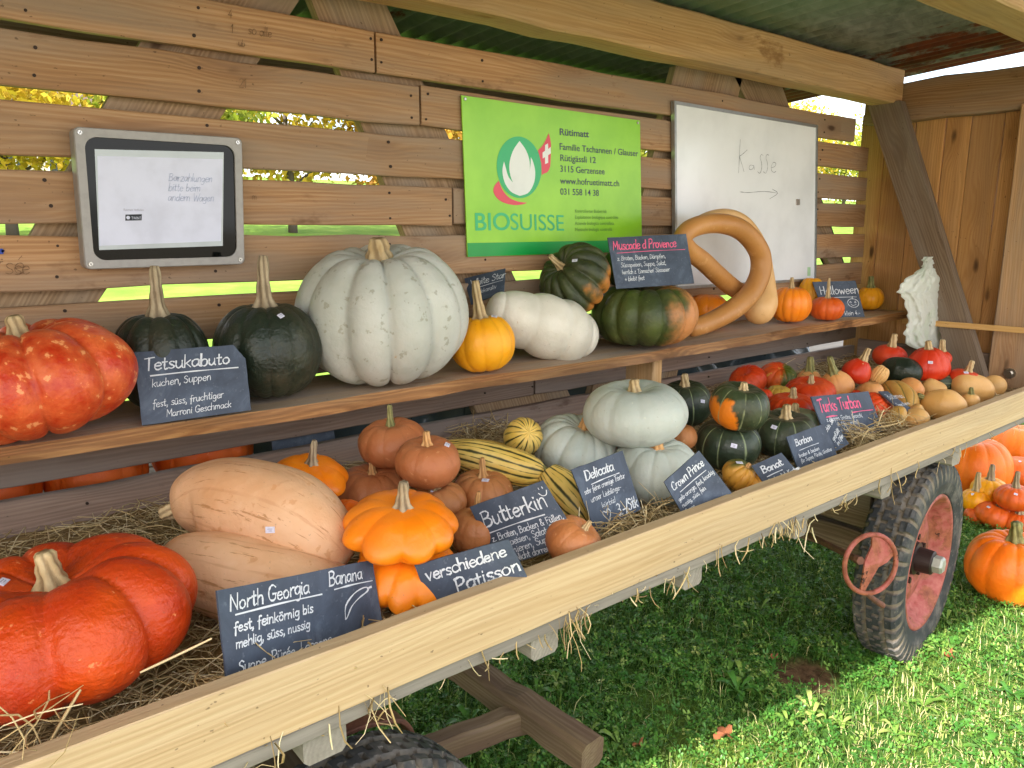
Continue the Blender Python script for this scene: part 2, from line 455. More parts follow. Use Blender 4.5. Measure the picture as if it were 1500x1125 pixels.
def plain(name, c, rough=.5, metal=0, n=None, spec=.4, bump=0):
    g = G(name)
    tc = g.n('TexCoord').outputs['Object']
    k = g.noise(tc, n or 30, 4)
    col = g.mix(g.m_('MULTIPLY', g.step(k, .4, .75), .35), S(c), tuple(x * .62 for x in S(c)[:3]) + (1,))
    ro = g.m_('ADD', rough - .06, g.m_('MULTIPLY', k, .12))
    return g.done(g.bsdf(col, ro, g.bump(k, bump, .003) if bump else None, Metallic=metal, Specular_IOR_Level=spec))

def slate():
    g = G('slate board')
    tc = g.n('TexCoord').outputs['Object']
    a = g.noise(tc, 9, 5, .65, 1.0); b = g.noise(tc, 120, 3)
    col = g.ramp(a, [(.3, S('343b48')), (.55, S('465060')), (.75, S('647080'))])
    f = g.step(b, .62, .7)
    col = g.mix(g.m_('MULTIPLY', f, .25), col, S('77808a'))
    return g.done(g.bsdf(col, .62, g.bump(b, .12, .001), Specular_IOR_Level=.35))
SLATE = slate()
CHALK = plain('white chalk', 'd3d7dc', .95, n=420)
CHALK_P = plain('pink chalk', 'e8688c', .9, n=220)
INK = plain('grey marker ink', '7d8187', .8, n=200)
PENCIL = plain('pencil line', '7c5e42', .8, n=200)
BLUEINK = plain('pale blue pen ink', 'a4aec8', .8, n=200)
STICKER = plain('white price sticker', 'd9d6e6', .6, n=300)
PRINT = plain('printed grey figure', '9a98a6', .7, n=300)
SCREW = plain('zinc screw', 'b9b7b2', .3, 1.0)

# ------------------------------------------------------------------ squash builders
def skin_object(name, V, Fc, rib, ring, rib2, mat, loc, parent=None, smooth=True):
    me = bpy.data.meshes.new(name)
    me.from_pydata(np.asarray(V).tolist(), [], Fc)
    me.materials.append(mat)
    me.polygons.foreach_set('use_smooth', [smooth] * len(me.polygons))
    for nm, typ, d in (('rib', 'FLOAT', rib), ('rib2', 'FLOAT', rib2), ('ring', 'FLOAT_VECTOR', ring)):
        at = me.attributes.new(nm, typ, 'POINT')
        at.data.foreach_set('value' if typ == 'FLOAT' else 'vector', np.asarray(d, dtype=np.float32).ravel())
    me.update()
    o = bpy.data.objects.new(name, me)
    COL.objects.link(o)
    o.location = Vector([float(x) for x in loc])
    if parent is not None: o.parent = parent
    return o

def lumps(D, seed, n=6, lo=1.5, hi=4):
    r = np.random.default_rng(seed)
    out = np.zeros(len(D))
    for _ in range(n):
        k = r.normal(size=3); k *= r.uniform(lo, hi) / np.linalg.norm(k)
        out += np.sin(D @ k + r.uniform(0, 6.3)) / n
    return out

def round_grid(k=.8, n=10, depth=.06, dt=.16, db=.08, a=.9, seed=0, lump=.03, seg=150, rings=48, kind='round', powr=.55, egg=0.0):
    r0 = np.random.default_rng(seed)
    p1, p2, w1, w2 = r0.uniform(0, 6.3), r0.uniform(0, 6.3), r0.uniform(.03, .10), r0.uniform(.03, .08)
    ph = np.linspace(0, PI, rings)
    th = np.arange(seg) * 2 * PI / seg
    PH, TH = np.meshgrid(ph, th, indexing='ij')
    thw = TH + w1 * np.sin(2 * TH + p1) + w2 * np.sin(3 * TH + p2)
    rr = np.sin(PH) ** a
    zz = np.cos(PH) * k
    if kind == 'scallop':
        rr = np.sin(PH) ** .85
        zz = np.where(PH < PI / 2, np.cos(PH) * k, np.cos(PH) * k * .85)
        lobe = (np.abs(np.cos(n * thw / 2)) ** .7) * (1 + .22 * np.sin(thw * 2 + p1))
        env = np.exp(-((PH - 1.78) / .50) ** 2)
        s = 1 + depth * .62 * (lobe - .7) * env - .06 * np.exp(-((PH - 1.0) / .30) ** 2)
        s = s - .035 * (1 - lobe) * np.exp(-((PH - .85) / .45) ** 2)
        zz = zz * (1 - .06 * (1 - lobe) * np.exp(-((PH - .75) / .4) ** 2))
        rr = rr * s
        zz = zz - .02 * env * lobe - .03 * env
        rib = lobe
    else:
        m = np.abs(np.sin(n * thw / 2)) if n else np.ones_like(TH)
        rib = m ** powr
        w = np.clip(rr / .30, 0, 1)
        s = 1 - depth * (1 - rib) * w
        rr, zz = rr * s, zz * (1 - depth * (1 - rib) * w * .8)
    rr = rr * (1 + egg * np.cos(PH))
    zz = zz - dt * np.exp(-(np.sin(PH) / .30) ** 2) * (PH < PI / 2) + db * np.exp(-(np.sin(PH) / .35) ** 2) * (PH > PI / 2)
    V = np.stack([rr * np.cos(TH), rr * np.sin(TH), zz], -1).reshape(-1, 3)
    D = V / (np.linalg.norm(V, axis=1)[:, None] + 1e-9)
    V = V * (1 + lump * lumps(D, seed + 1) + lump * .38 * lumps(D, seed + 2, 8, 6, 12))[:, None]
    Fc = []
    for i in range(rings - 1):
        for j in range(seg):
            q, w = i * seg + j, i * seg + (j + 1) % seg
            Fc.append((q, q + seg, w + seg, w))
    ring = np.stack([np.cos(TH), np.sin(TH), np.cos(PH)], -1).reshape(-1, 3)
    fade = np.clip(np.sin(PH) * 2.2, 0, 1)
    rib = (1 - (1 - rib) * fade).reshape(-1)
    rib2 = np.abs(np.cos(n * thw / 2)).reshape(-1) if n else np.ones(len(V))
    ztop = zz[0, 0]
    return V, Fc, rib, ring, rib2, ztop

def axes(ax, spin=0):
    z = np.array(ax, float); z /= np.linalg.norm(z)
    x = np.cross((0, 1.0, 0), z) if abs(z[1]) < .95 else np.cross((1.0, 0, 0), z)
    x /= np.linalg.norm(x); y = np.cross(z, x)
    c, s = math.cos(spin), math.sin(spin)
    return np.stack([x * c + y * s, -x * s + y * c, z])      # rows

def add_stem(parent, base, ax, length, r, bend=(0, 0, 0), mat=None, n=5, flare=2.3, twist=.8, tip=.8, seed=0, origin=(0, 0, 0)):
    b = np.array(bend, float)
    ax = np.array(ax, float)
    m = 12
    t = np.linspace(0, 1, m)
    P = np.array([base + ax * length * u + b * length * u * u for u in t])
    rad = r * (tip + (1 - tip) * (1 - t) + (flare - 1) * np.exp(-t * 6.5))
    rad = rad * (1 + .06 * np.sin(t * 19 + seed))
    rad[-1] *= .8
    ns = 20
    lob = lambda th, u: 1 + .30 * math.cos(n * (th + twist * u + seed)) * (1 - .4 * u)
    V, Fc = sweep_grid(P, rad, ns, lob)
    rib = [.5 + .5 * math.cos(n * (2 * PI * k / ns + twist * i / (m - 1) + seed)) for i in range(m) for k in range(ns)]
    Fc.append(tuple((m - 1) * ns + k for k in range(ns)))
    org = np.array(origin, float)
    return skin_object('stem', np.array(V) - org, Fc, rib, np.zeros((len(V), 3)), rib, mat or ST_TAN, (0, 0, 0), parent)

def add_sticker(parent, V, Fc, loc, px, py, sz=.011):
    bv = BVHTree.FromPolygons([Vector(p) for p in (np.asarray(V) + np.asarray(loc)).tolist()], Fc)
    hit, nrm, _, _ = bv.ray_cast(Vector(EYE.tolist()), Vector(ray(px, py).tolist()).normalized())
    if hit is None:
        print('sticker misses', parent.name, px, py); return
    h = np.array(hit) - np.asarray(loc); n = np.array(nrm)
    if n.dot(ray(px, py)) > 0: n = -n
    u = np.cross(UP, n); u /= np.linalg.norm(u) + 1e-9; v = np.cross(n, u)
    a = rng.uniform(-.3, .3); u, v = u * math.cos(a) + v * math.sin(a), v * math.cos(a) - u * math.sin(a)
    mb = MB()
    mb.board(h + n * .0012, u, v, sz * 1.45, sz, .0014, jit=0, ch=.0006, step=1)
    o = mb.build('price_sticker', [STICKER], None)
    o.parent = parent
    mb = MB()
    for k in range(2):
        mb.board(h + n * .0022 + v * sz * (.14 - .3 * k) + u * sz * (.05 * k), u, v, sz * (.8 - .25 * k), sz * .09, .0006, jit=0, ch=.0001, step=1)
    o2 = mb.build('printed_price', [PRINT], None)
    o2.parent = o

_seed = [10]
def pk(name, label, mat, cx, cy, w, k=.8, zs=None, y=None, ax=(0, 1, 0), spin=0, ribs=(10, .06), stem=None, stickers=(), kind='round',
       dt=.16, db=.08, a=.9, lump=.03, group=None, cat='pumpkin', powr=.55, egg=0.0, lift=0.0):
    """one squash: silhouette centre and width in the photograph, resting at height zs (or standing in the plane y)"""
    _seed[0] += 7
    X = (cx - 750) / F
    A = rut(*ax)
    hs = math.sqrt(1 + X * X)
    d = ray(cx, cy)
    rad_t = w / 2 / F / hs
    if y is not None:
        t = y / d[1]; rad = rad_t * t; c = EYE + d * t
        if zs is not None:
            k = max(.4, (c[2] - zs) / rad)
    else:
        keff = math.sqrt((k * A[2]) ** 2 + (1 - A[2] ** 2))
        t = (zs - EYE[2]) / (d[2] - keff * rad_t); rad = rad_t * t; c = EYE + d * t
    V, Fc, rib, ring, rib2, zt = round_grid(k, ribs[0], ribs[1], dt, db, a, _seed[0], lump, kind=kind, powr=powr, egg=egg)
    B = axes(A, spin)
    Vw = V @ B * rad
    ring = (Vw / (np.linalg.norm(Vw, axis=1)[:, None] + 1e-9)) @ np.stack([RT, UP, -FH]).T
    o = skin_object(name, Vw, Fc, rib, ring, rib2, M[mat], c)
    tag(o, label, cat, group)
    if stem:
        L, r, bend, sm = (list(stem) + [ST_TAN])[:4]
        add_stem(o, A * (zt * rad - r * .6), A, L + r * .6, r, rut(*bend) * np.linalg.norm(bend) if any(bend) else (0, 0, 0), sm, seed=_seed[0])
    for s in stickers: add_sticker(o, Vw, Fc, c, *s)
    lo = (Vw[:, 2].min() + c[2])
    print('PK %-16s c=(%.2f %.2f %.2f) R=%.3f k=%.2f low=%.3f front=%.2f' % (name, *c, rad, k, lo, c[1] - rad))
    return o

def long_squash(name, label, mat, path, radii, n=0, depth=.0, seg=48, m=72, group=None, stem=None, stickers=(), cat='squash', powr=.7, lump=.02, env=0, knobs=None):
    """squash grown along a path of world points; radii along it"""
    _seed[0] += 7
    if n: seg = max(seg, n * 14)
    P = catmull(path, 400)
    radc = np.maximum(catmull(np.array(radii, float)[:, None], 400)[:, 0], .0005)
    s = np.linspace(0, 1, m)
    if env: s = .5 - .5 * np.cos(PI * s)
    P = np.stack([np.interp(s, np.linspace(0, 1, 400), P[:, k]) for k in range(3)], 1)
    rad = np.interp(s, np.linspace(0, 1, 400), radc)
    if env: rad = rad * np.sqrt(np.maximum(1 - np.abs(2 * s - 1) ** env, 1e-5))
    seglen = np.linalg.norm(np.diff(P, axis=0), axis=1); L = np.concatenate([[0], np.cumsum(seglen)])
    # round both ends
    for i in range(0 if not env else m, m):
        for d0, r0 in ((L[i], rad[0]), (L[-1] - L[i], rad[-1])):
            rr = max(r0, .004)
            if d0 < rr: rad[i] *= math.sqrt(max(0.0, 1 - (1 - d0 / rr) ** 2)) * .999 + .001
    T, N, Bn = frames(P)
    c = P[m // 2].copy()
    th = np.arange(seg) * 2 * PI / seg
    V, rib, rib2, ring = [], [], [], []
    for i in range(m):
        tw = th + .12 * math.sin(3 * s[i] + _seed[0])
        mm = np.abs(np.sin(n * tw / 2)) if n else np.ones(seg)
        rb = mm ** powr
        q = rad[i] * (1 - depth * (1 - rb))
        if knobs:
            kb = np.abs(np.sin(PI * knobs[0] * (s[i] + .035 * np.cos(th + .8) + .012 * np.sin(2 * th)) + .5)) ** .55
            q = q * (1 - knobs[1] * (1 - kb)); rb = kb
        V.append(P[i] + N[i] * (np.cos(th) * q)[:, None] + Bn[i] * (np.sin(th) * q)[:, None])
        rib.append(rb); rib2.append(np.abs(np.cos(n * tw / 2)) if n else np.ones(seg))
        ring.append(np.stack([np.cos(th), np.sin(th), np.full(seg, s[i])], -1))
    V = np.concatenate(V) - c
    D = V / np.linalg.norm(V, axis=1).max()
    rv = np.repeat(rad, seg)
    nrm = V + c - np.repeat(P, seg, axis=0)
    V = V + nrm * (lump * 2 * lumps(D * 3, _seed[0]))[:, None]
    Fc = []
    for i in range(m - 1):
        for j in range(seg):
            q, w = i * seg + j, i * seg + (j + 1) % seg
            Fc.append((q, w, w + seg, q + seg))
    Fc.append(tuple(reversed(range(seg)))); Fc.append(tuple((m - 1) * seg + k for k in range(seg)))
    o = skin_object(name, V, Fc, np.concatenate(rib), np.concatenate(ring), np.concatenate(rib2), M[mat], c)
    tag(o, label, cat, group)
    if stem:
        end, Ls, r, bend, sm = stem
        i = 0 if end == 0 else -1
        ax = -T[0] if end == 0 else T[-1]
        add_stem(o, P[i] - c - ax * r * .8, ax, Ls + r * .8, r, bend, sm, seed=_seed[0], flare=1.4)
    for sc in stickers: add_sticker(o, V, Fc, c, *sc)
    print('LS %-16s c=(%.2f %.2f %.2f) low=%.3f' % (name, *c, (V[:, 2] + c[2]).min()))
    return o

# ------------------------------------------------------------------ handwriting: one-stroke letters (advance | strokes of x,y)
GL = {}
for line in '''
a 5|4.2,4.5 2.5,5 .8,4 .5,2 1.2,.3 2.6,.2 4,2 4.3,4.8 4.2,1.2 4.8,0
b 5|.8,9 .7,0;.7,3 2,4.8 3.8,4.5 4.3,2.5 3.5,.4 2,0 .7,1
c 4.3|4,4.2 2.8,5 1,4 .5,2 1.3,.2 2.8,0 4,.8
d 5|4.2,4 2.6,5 .9,4 .5,2 1.3,.1 2.8,.2 4.2,2;4.3,9 4.2,1 4.6,0
e 4.6|.6,2.6 4,3 3.6,4.7 2.2,5 .9,4 .5,2 1.4,.2 2.8,0 4.2,.9
f 3.6|3.8,8.5 2.8,9 1.8,8 1.6,4 1.4,-2.5;.3,4.6 3.2,4.8
g 5|4.2,4.2 2.6,5 .9,4 .6,2.2 1.6,.6 3,.8 4.2,2.6;4.3,4.8 4.2,-1.5 3,-3.2 .9,-2.6
h 5|.8,9 .7,0;.7,3 2,4.8 3.6,4.6 4,3 4,0
i 2|.9,5 .8,1 1.2,0;1,7 1.05,7.4
j 2.5|1.5,5 1.4,-2 .2,-3;1.5,7 1.55,7.4
k 4.6|.8,9 .7,0;3.9,5 .8,2.2;1.6,2.9 4,0
l 2|.9,9 .8,1 1.4,0
m 7|.7,5 .7,0;.7,3.5 2,5 3.2,4.4 3.4,0;3.4,3.4 4.8,5 6,4.4 6.2,0
n 5|.7,5 .7,0;.7,3.2 2.2,5 3.7,4.5 4,0
o 5|2.4,5 .8,4 .5,2.2 1.3,.3 2.7,0 4.1,1.2 4.3,3.2 3.4,4.7 2.3,5
p 5|.8,5 .7,-3.4;.7,3.2 2.2,5 3.9,4.3 4.3,2.4 3.3,.4 1.8,.1 .8,1
r 3.6|.7,5 .7,0;.7,2.8 1.8,4.6 3.4,4.9
s 4|3.5,4.4 2.2,5 .9,4.2 1.4,3 3,2 3.4,.9 2.2,0 .6,.5
t 3.5|1.6,8 1.5,1 2.2,0 3.2,.5;.3,5.2 3,5.4
u 5|.7,5 .7,1.6 1.7,0 3,.4 4,2.2;4.1,5 4.1,1 4.6,0
v 4.5|.5,5 2.1,0;2.1,0 4,5
w 6.5|.5,5 1.7,0;1.7,0 3.1,4;3.1,4 4.5,0;4.5,0 6,5
x 4.5|.6,5 4,0;4,5 .5,0
y 4.6|.6,5 2.2,1;4.2,5 2,-1.6 .6,-3.3
z 4.4|.7,5 3.9,5;3.9,5 .6,0;.6,0 4,0
A 6|.3,0 2.8,9;2.8,9 5.4,0;1.2,3.4 4.6,3.4
B 5.8|.8,9 .7,0;.4,8.6 3,9.1 4.8,7.6 3.6,5.4 1,4.8;1,4.8 4,4.6 5.3,2.6 4,.4 .4,0
C 5.8|5.3,7.6 3.6,9 1.6,8 .5,5 1,1.6 2.8,0 5.2,1.2
D 6|.8,9 .7,0;.3,8.8 3.2,8.8 5.4,6.5 5.3,2.6 3.4,.3 .3,0
E 5|.8,9 .7,0;.7,9 4.4,9;.7,4.8 3.8,4.9;.7,0 4.5,0
F 4.8|.8,9 .7,0;.7,9 4.6,9;.7,4.8 3.8,4.9
G 6.4|5.4,7.6 3.6,9 1.6,8 .5,5 1,1.4 2.9,0 5,1 5.3,3.8;3.4,3.8 5.9,3.9
H 6|.8,9 .7,0;5,9 5,0;.7,4.6 5,4.8
K 5.6|.8,9 .7,0;4.8,9 .8,4;1.6,4.8 5.2,0
L 4.6|.8,9 .7,.3;.7,.2 4.3,0
M 7.2|.6,0 1,9;1,9 3.5,3;3.5,3 6,9;6,9 6.6,0
N 6.4|.7,0 .9,9;.9,9 5.2,.2;5.2,.2 5.5,9.4
O 6.4|3,9 1,7.4 .5,4 1.6,.8 3.4,0 5.4,2 5.7,5 4.7,8 2.8,9
P 5.4|.8,9 .7,0;.3,8.4 3,9.2 4.8,7.6 4,5 .8,4
R 5.6|.8,9 .7,0;.3,8.6 3,9.2 4.7,7.6 3.8,5.2 .8,4.5;2,4.6 5.2,0
S 5|4.4,7.8 2.8,9 1,7.8 1.2,5.8 3.2,4.6 4.4,2.6 3.4,.4 1.6,0 .4,1.2
T 5.4|.2,8.6 5.4,9.2;2.6,8.9 2.5,0
U 6|.8,9 .8,2.4 2.2,0 4,.4 5.2,3;5.2,9 5.1,0
V 5.4|.3,9 2.6,0;2.6,0 5.2,9
W 8|.3,9 2,0;2,0 3.9,6.4;3.9,6.4 5.8,0;5.8,0 7.6,9
Z 5|.5,9 4.6,9;4.6,9 .4,0;.4,0 4.8,0
0 5|2.4,9 .8,7 .5,4 1.4,.6 2.8,0 4.2,2.4 4.3,6 3.4,8.6 2.3,9
1 3|.4,6.5 2,9;2,9 1.9,0
2 5|.6,7 2,9 4,8 3.8,5.4 .5,0;.5,0 4.6,.1
3 5|.7,8.4 2.6,9 4,7.4 3.2,5.2 1.6,4.8;1.6,4.8 3.8,4.2 4.2,2 2.8,.1 .5,.6
4 5|3.4,9 .5,3;.5,3 4.6,3.1;3.4,5.4 3.3,0
. 2|.8,0 1.1,.35
, 2|1.2,.8 1.1,-.6 .5,-1.9
- 4|.6,3 3.4,3.1
! 2.2|1.2,9 1,2.4;.9,0 1,.35
/ 4|3.8,9.5 .3,-1
& 6|5.2,0 1.4,6.6 1.6,8.6 3,9 3.4,7.4 .8,3.4 .8,1 2.4,0 4.2,1.4 5,3.4
+ 5|2.4,5.6 2.4,.8;.3,3.2 4.6,3.3
: 2|.9,4.2 1,4.6;.9,.6 1,1
' 1.5|.8,9 .7,7.4
'''.strip().split('\n'):
    hd, st = line.split('|')
    ch, adv = hd[0], float(hd[2:])
    GL[ch] = (adv, [[tuple(map(float, p.split(','))) for p in q.split()] for q in st.split(';')])
for ch, b, hh in (('ä', 'a', 7), ('ö', 'o', 7), ('ü', 'u', 7)):
    GL[ch] = (GL[b][0], GL[b][1] + [[(1.5, hh), (1.55, hh + .4)], [(3.3, hh), (3.35, hh + .4)]])
GL['é'] = (GL['e'][0], GL['e'][1] + [[(2, 6.6), (3.4, 8.4)]])

class Board2D:
    """flat sheet whose four corners are given; draws chalk strokes and shapes on its front"""
    def __init__(s, q):
        s.tl, s.tr, s.br, s.bl = [np.array(p, float) for p in q]
        s.W = (np.linalg.norm(s.tr - s.tl) + np.linalg.norm(s.br - s.bl)) / 2
        s.H = (np.linalg.norm(s.bl - s.tl) + np.linalg.norm(s.br - s.tr)) / 2
        n = np.cross(s.tr - s.tl, s.bl - s.tl); s.n = n / np.linalg.norm(n)
        if s.n.dot(EYE - s.tl) < 0: s.n = -s.n
    def P(s, x, y, h=.001):
        """metres from the top left corner, y downwards"""
        u, v = x / s.W, y / s.H
        return (s.tl * (1 - u) + s.tr * u) * (1 - v) + (s.bl * (1 - u) + s.br * u) * v + s.n * h
    def poly(s, mb, pts, h):
        V = [s.P(x, y, h) for x, y in pts]
        mb.add(V, [tuple(range(len(V)))])
    def stroke(s, mb, pts, w, h=.0009, fine=3):
        P = np.array(pts, float)
        if len(P) > 2: P = catmull(P, (len(P) - 1) * fine + 1)
        T = np.gradient(P, axis=0); T /= np.linalg.norm(T, axis=1)[:, None] + 1e-9
        Nn = np.stack([-T[:, 1], T[:, 0]], 1)
        m = len(P)
        ww = w / 2 * np.array([rng.uniform(.45, 1.3) for _ in range(m)])
        A, B = P + Nn * ww[:, None], P - Nn * ww[:, None]
        A[0] -= T[0] * w * .4; B[0] -= T[0] * w * .4; A[-1] += T[-1] * w * .4; B[-1] += T[-1] * w * .4
        V = [s.P(*p, h) for p in A] + [s.P(*p, h) for p in B]
        mb.add(V, [(i, i + 1, m + i + 1, m + i) for i in range(m - 1)])
    def write(s, mb, text, x, y, size, w=None, slope=0.0, slant=.12, sx=1.0, jit=.25):
        """x, y: start of the baseline as fractions of the sheet; size: height of a capital as a fraction of the sheet's height"""
        k = size * s.H / 9.0
        w = w or max(.0011, k * .95)
        X, Y = x * s.W, y * s.H
        for ch in text:
            if ch == ' ': X += 3.2 * k * sx; continue
            if ch not in GL: continue
            adv, st = GL[ch]
            jy, js = rng.uniform(-jit, jit) * k, rng.uniform(.93, 1.07)
            for q in st:
                pts = []
                for (a, b) in q:
                    px_ = X + (a * sx + b * slant) * k * js
                    pts.append((px_, Y - b * k * js + jy - slope * (px_ - x * s.W)))
                s.stroke(mb, pts, w)
            X += adv * k * sx
        return X / s.W

def fit_rect(px, yc, leans=range(4, 62, 2), yaws=range(-66, 46, 3)):
    """plane through the middle of four photographed corners in which they best make a rectangle"""
    cx, cy = np.mean([p[0] for p in px]), np.mean([p[1] for p in px])
    c = at_y(cx, cy, yc)
    best = None
    for le in leans:
        for ya in yaws:
            n = np.array([math.sin(R(ya)) * math.cos(R(le)), -math.cos(R(ya)) * math.cos(R(le)), math.sin(R(le))])
            if n.dot(EYE - c) < .12: continue
            q = [on_plane(a, b, c, n) for a, b in px]
            e = [q[(i + 1) % 4] - q[i] for i in range(4)]
            L = [np.linalg.norm(v) for v in e]
            cost = sum((e[i].dot(e[(i + 1) % 4]) / (L[i] * L[(i + 1) % 4])) ** 2 for i in range(4))
            cost += math.log(L[0] / L[2]) ** 2 + math.log(L[1] / L[3]) ** 2
            cost += 2e-5 * (le - 20) ** 2 + 6e-6 * (ya + 25) ** 2
            if best is None or cost < best[0]: best = (cost, q, le, ya)
    return best[1:]

def slate_sign(label, px, yc, fit=None, group='slate price signs', thick=.004, round_tr=False):
    q, le, ya = fit_rect(px, yc, **(fit or {}))
    b = Board2D(q)
    mb = MB()
    outline = [(0, 0), (b.W, 0), (b.W, b.H), (0, b.H)]
    if round_tr: outline = [(0, 0), (b.W * .9, 0), (b.W, b.H * .22), (b.W, b.H), (0, b.H)]
    # slightly chipped edge
    pts = []
    for i in range(len(outline)):
        p, r = np.array(outline[i]), np.array(outline[(i + 1) % len(outline)])
        for t in np.linspace(0, 1, 7)[:-1]:
            pts.append(p + (r - p) * t + (np.array([rng.uniform(-1, 1), rng.uniform(-1, 1)]) * .0006 if t else 0))
    m = len(pts)
    V = [b.P(x, y, 0) for x, y in pts] + [b.P(x, y, -thick) for x, y in pts]
    mb.add(V, [tuple(range(m)), tuple(reversed(range(m, 2 * m)))] + [(i, m + i, m + (i + 1) % m, (i + 1) % m) for i in range(m)])
    c = np.mean(q, axis=0)
    o = mb.build('slate_sign', [SLATE], None, origin=c)
    tag(o, label, 'sign', group)
    print('SIGN W=%.3f H=%.3f lean=%d yaw=%d c=(%.2f %.2f %.2f) low=%.3f | %s' % (b.W, b.H, le, ya, *c, min(p[2] for p in q), label[:30]))
    return o, b
def finish_writing(o, mb, mat, name='chalk_writing'):
    w = mb.build(name, [mat], None, origin=np.array(o.location))
    w.location = (0, 0, 0); w.parent = o
    return w

# ------------------------------------------------------------------ the ground
YB = 1.85                      # front of the slatted back wall
ZS = 1.116                     # top of the shelf
ZB = .80                       # top of the wagon bed
ZST = .835                     # top of the straw

def mat_ground():
    g = G('lawn soil')
    p = g.n('NewGeometry').outputs['Position']
    n1 = g.noise(p, 1.3, 5); n2 = g.noise(p, 28, 4)
    col = g.ramp(n2, [(.3, S('27401a')), (.55, S('42652a')), (.75, S('6d8a38'))])
    col = g.mix(g.m_('MULTIPLY', g.step(n1, .5, .7), .5), col, S('86923f'))
    sx = g.n('SeparateXYZ'); g.set(sx.inputs[0], p)
    far = g.step(sx.outputs[1], 3.0, 7.0)
    f2 = g.noise(g.scale(p, (1, 1, 1)), .6, 6, .65)
    col2 = g.ramp(f2, [(.3, S('567a2a')), (.5, S('6f8f34')), (.7, S('8aa048'))])
    col = g.mix(far, col, col2)
    bounce_zone = g.step(g.m_('ADD', sx.outputs[1], g.m_('MULTIPLY', n1, 1.2)), -1.2, -.5)  # unseen grey-beige gravel behind the camera, added to bounce neutral light
    col = g.mix(bounce_zone, g.ramp(n2, [(.3, S('8d8374')), (.7, S('b3a896'))]), col)
    dirt = g.n('VectorMath', operation='DISTANCE'); g.set(dirt.inputs[0], g.scale(p, (1, 1.2, 0)))
    dirt.inputs[1].default_value = (DX, DY * 1.2, 0)
    dd = g.m_('ADD', dirt.outputs['Value'], g.m_('MULTIPLY', g.m_('SUBTRACT', g.noise(p, 9, 4), .5), .16))
    col = g.mix(g.m_('SUBTRACT', 1, g.step(dd, .07, .17)), col, g.ramp(n2, [(.3, S('4a3626')), (.7, S('7a5f45'))]))
    return g.done(g.bsdf(col, .95, g.bump(n2, .6, .02), Specular_IOR_Level=.1))
def terrain(x, y):
    return np.clip(y - 18, 0, 200) * .075 + np.clip(y - 60, 0, 200) * .16 * np.clip((30 - x) / 40, 0, 1)
_d = at_z(1180, 990, 0); DX, DY = float(_d[0]), float(_d[1])
mb = MB()
N = 60
xs = np.concatenate([np.linspace(-400, -6, 10), np.linspace(-4, 12, 65), np.linspace(14, 400, 16)])
ys = np.concatenate([np.linspace(-200, -5, 10), np.linspace(-3, 8, 45), np.linspace(9, 500, 22)])
XX, YY = np.meshgrid(xs, ys)
ZZ = -.012 + .012 * np.sin(XX * 3.1 + YY * 1.7) * np.sin(YY * 2.3 - XX) * ((YY > -3) & (YY < 8))
ZZ = ZZ + terrain(XX, YY)
mb.add(np.stack([XX, YY, ZZ], -1).reshape(-1, 3), [(j * len(xs) + i, j * len(xs) + i + 1, (j + 1) * len(xs) + i + 1, (j + 1) * len(xs) + i)
       for j in range(len(ys) - 1) for i in range(len(xs) - 1)])
tag(mb.build('ground', [mat_ground()], None, smooth=True), kind='structure')

# ------------------------------------------------------------------ the wagon with its stall
wagon = empty('farm_wagon', (1.0, 1.4, 0))
tag(wagon, 'wooden farm wagon with slatted back wall and tin roof carrying the pumpkin display', 'wagon')
bpy.context.view_layer.update()
XL, XR = -1.6, 3.72
def zrow(z, x): return z - .0045 * x
rows = [(1.994, 1.890, 3.56, [1.067]), (1.874, 1.768, 3.70, [float(at_y(616, 155, YB)[0])]), (1.746, 1.638, 3.715, []),
        (1.612, 1.506, 3.725, [float(at_y(664, 300, YB)[0])]), (1.481, 1.369, 3.735, []), (1.342, 1.238, 3.74, []), (1.212, 1.122, 3.74, []),
        (1.072, .962, 3.74, [1.618]), (.934, .822, 3.74, [])]
mb = MB()
for ri, (zt, zb, xe, cuts) in enumerate(rows):
    ed = [XL] + cuts + [xe]
    for i in range(len(ed) - 1):
        x0, x1 = ed[i] + (.004 if i else 0), ed[i + 1] - (.004 if i < len(ed) - 2 else 0)
        xm = (x0 + x1) / 2
        zc = zrow((zt + zb) / 2, xm) + rng.uniform(-.002, .002)
        mb.board((xm, YB + .0125 + rng.uniform(0, .003), zc), (1, 0, -.0045), (0, 0, 1), x1 - x0, zt - zb - .002, .025, jit=.0022, mi=0 if ri < 3 else (1 if ri > 5 else 0),
                 rnd=rng.uniform(.2, 1) if ri < 3 else rng.uniform(.0, .7))
mb.build('back_wall', [W_UP, W_LOW], wagon)
NAIL = plain('rusty nail head', '3a2c24', .6, .5, n=80)
for ri, (zt, zb, xe, cuts) in enumerate(rows):
    for xn in [.30, .62, 1.10, 1.42, 2.55, 3.28] + [c - .02 for c in cuts] + [c + .02 for c in cuts]:
        if xn > xe or rng.random() < .25: continue
        for f_ in (.25, .75):
            p = np.array([xn + rng.uniform(-.01, .01), YB - .0015, zrow(zb + (zt - zb) * f_ + rng.uniform(-.01, .01), xn)])
            m2 = MB(); m2.tube([p, p + (0, .004, 0)], rng.uniform(.0028, .0042), 8)
            m2.build('nail_head', [NAIL], wagon)
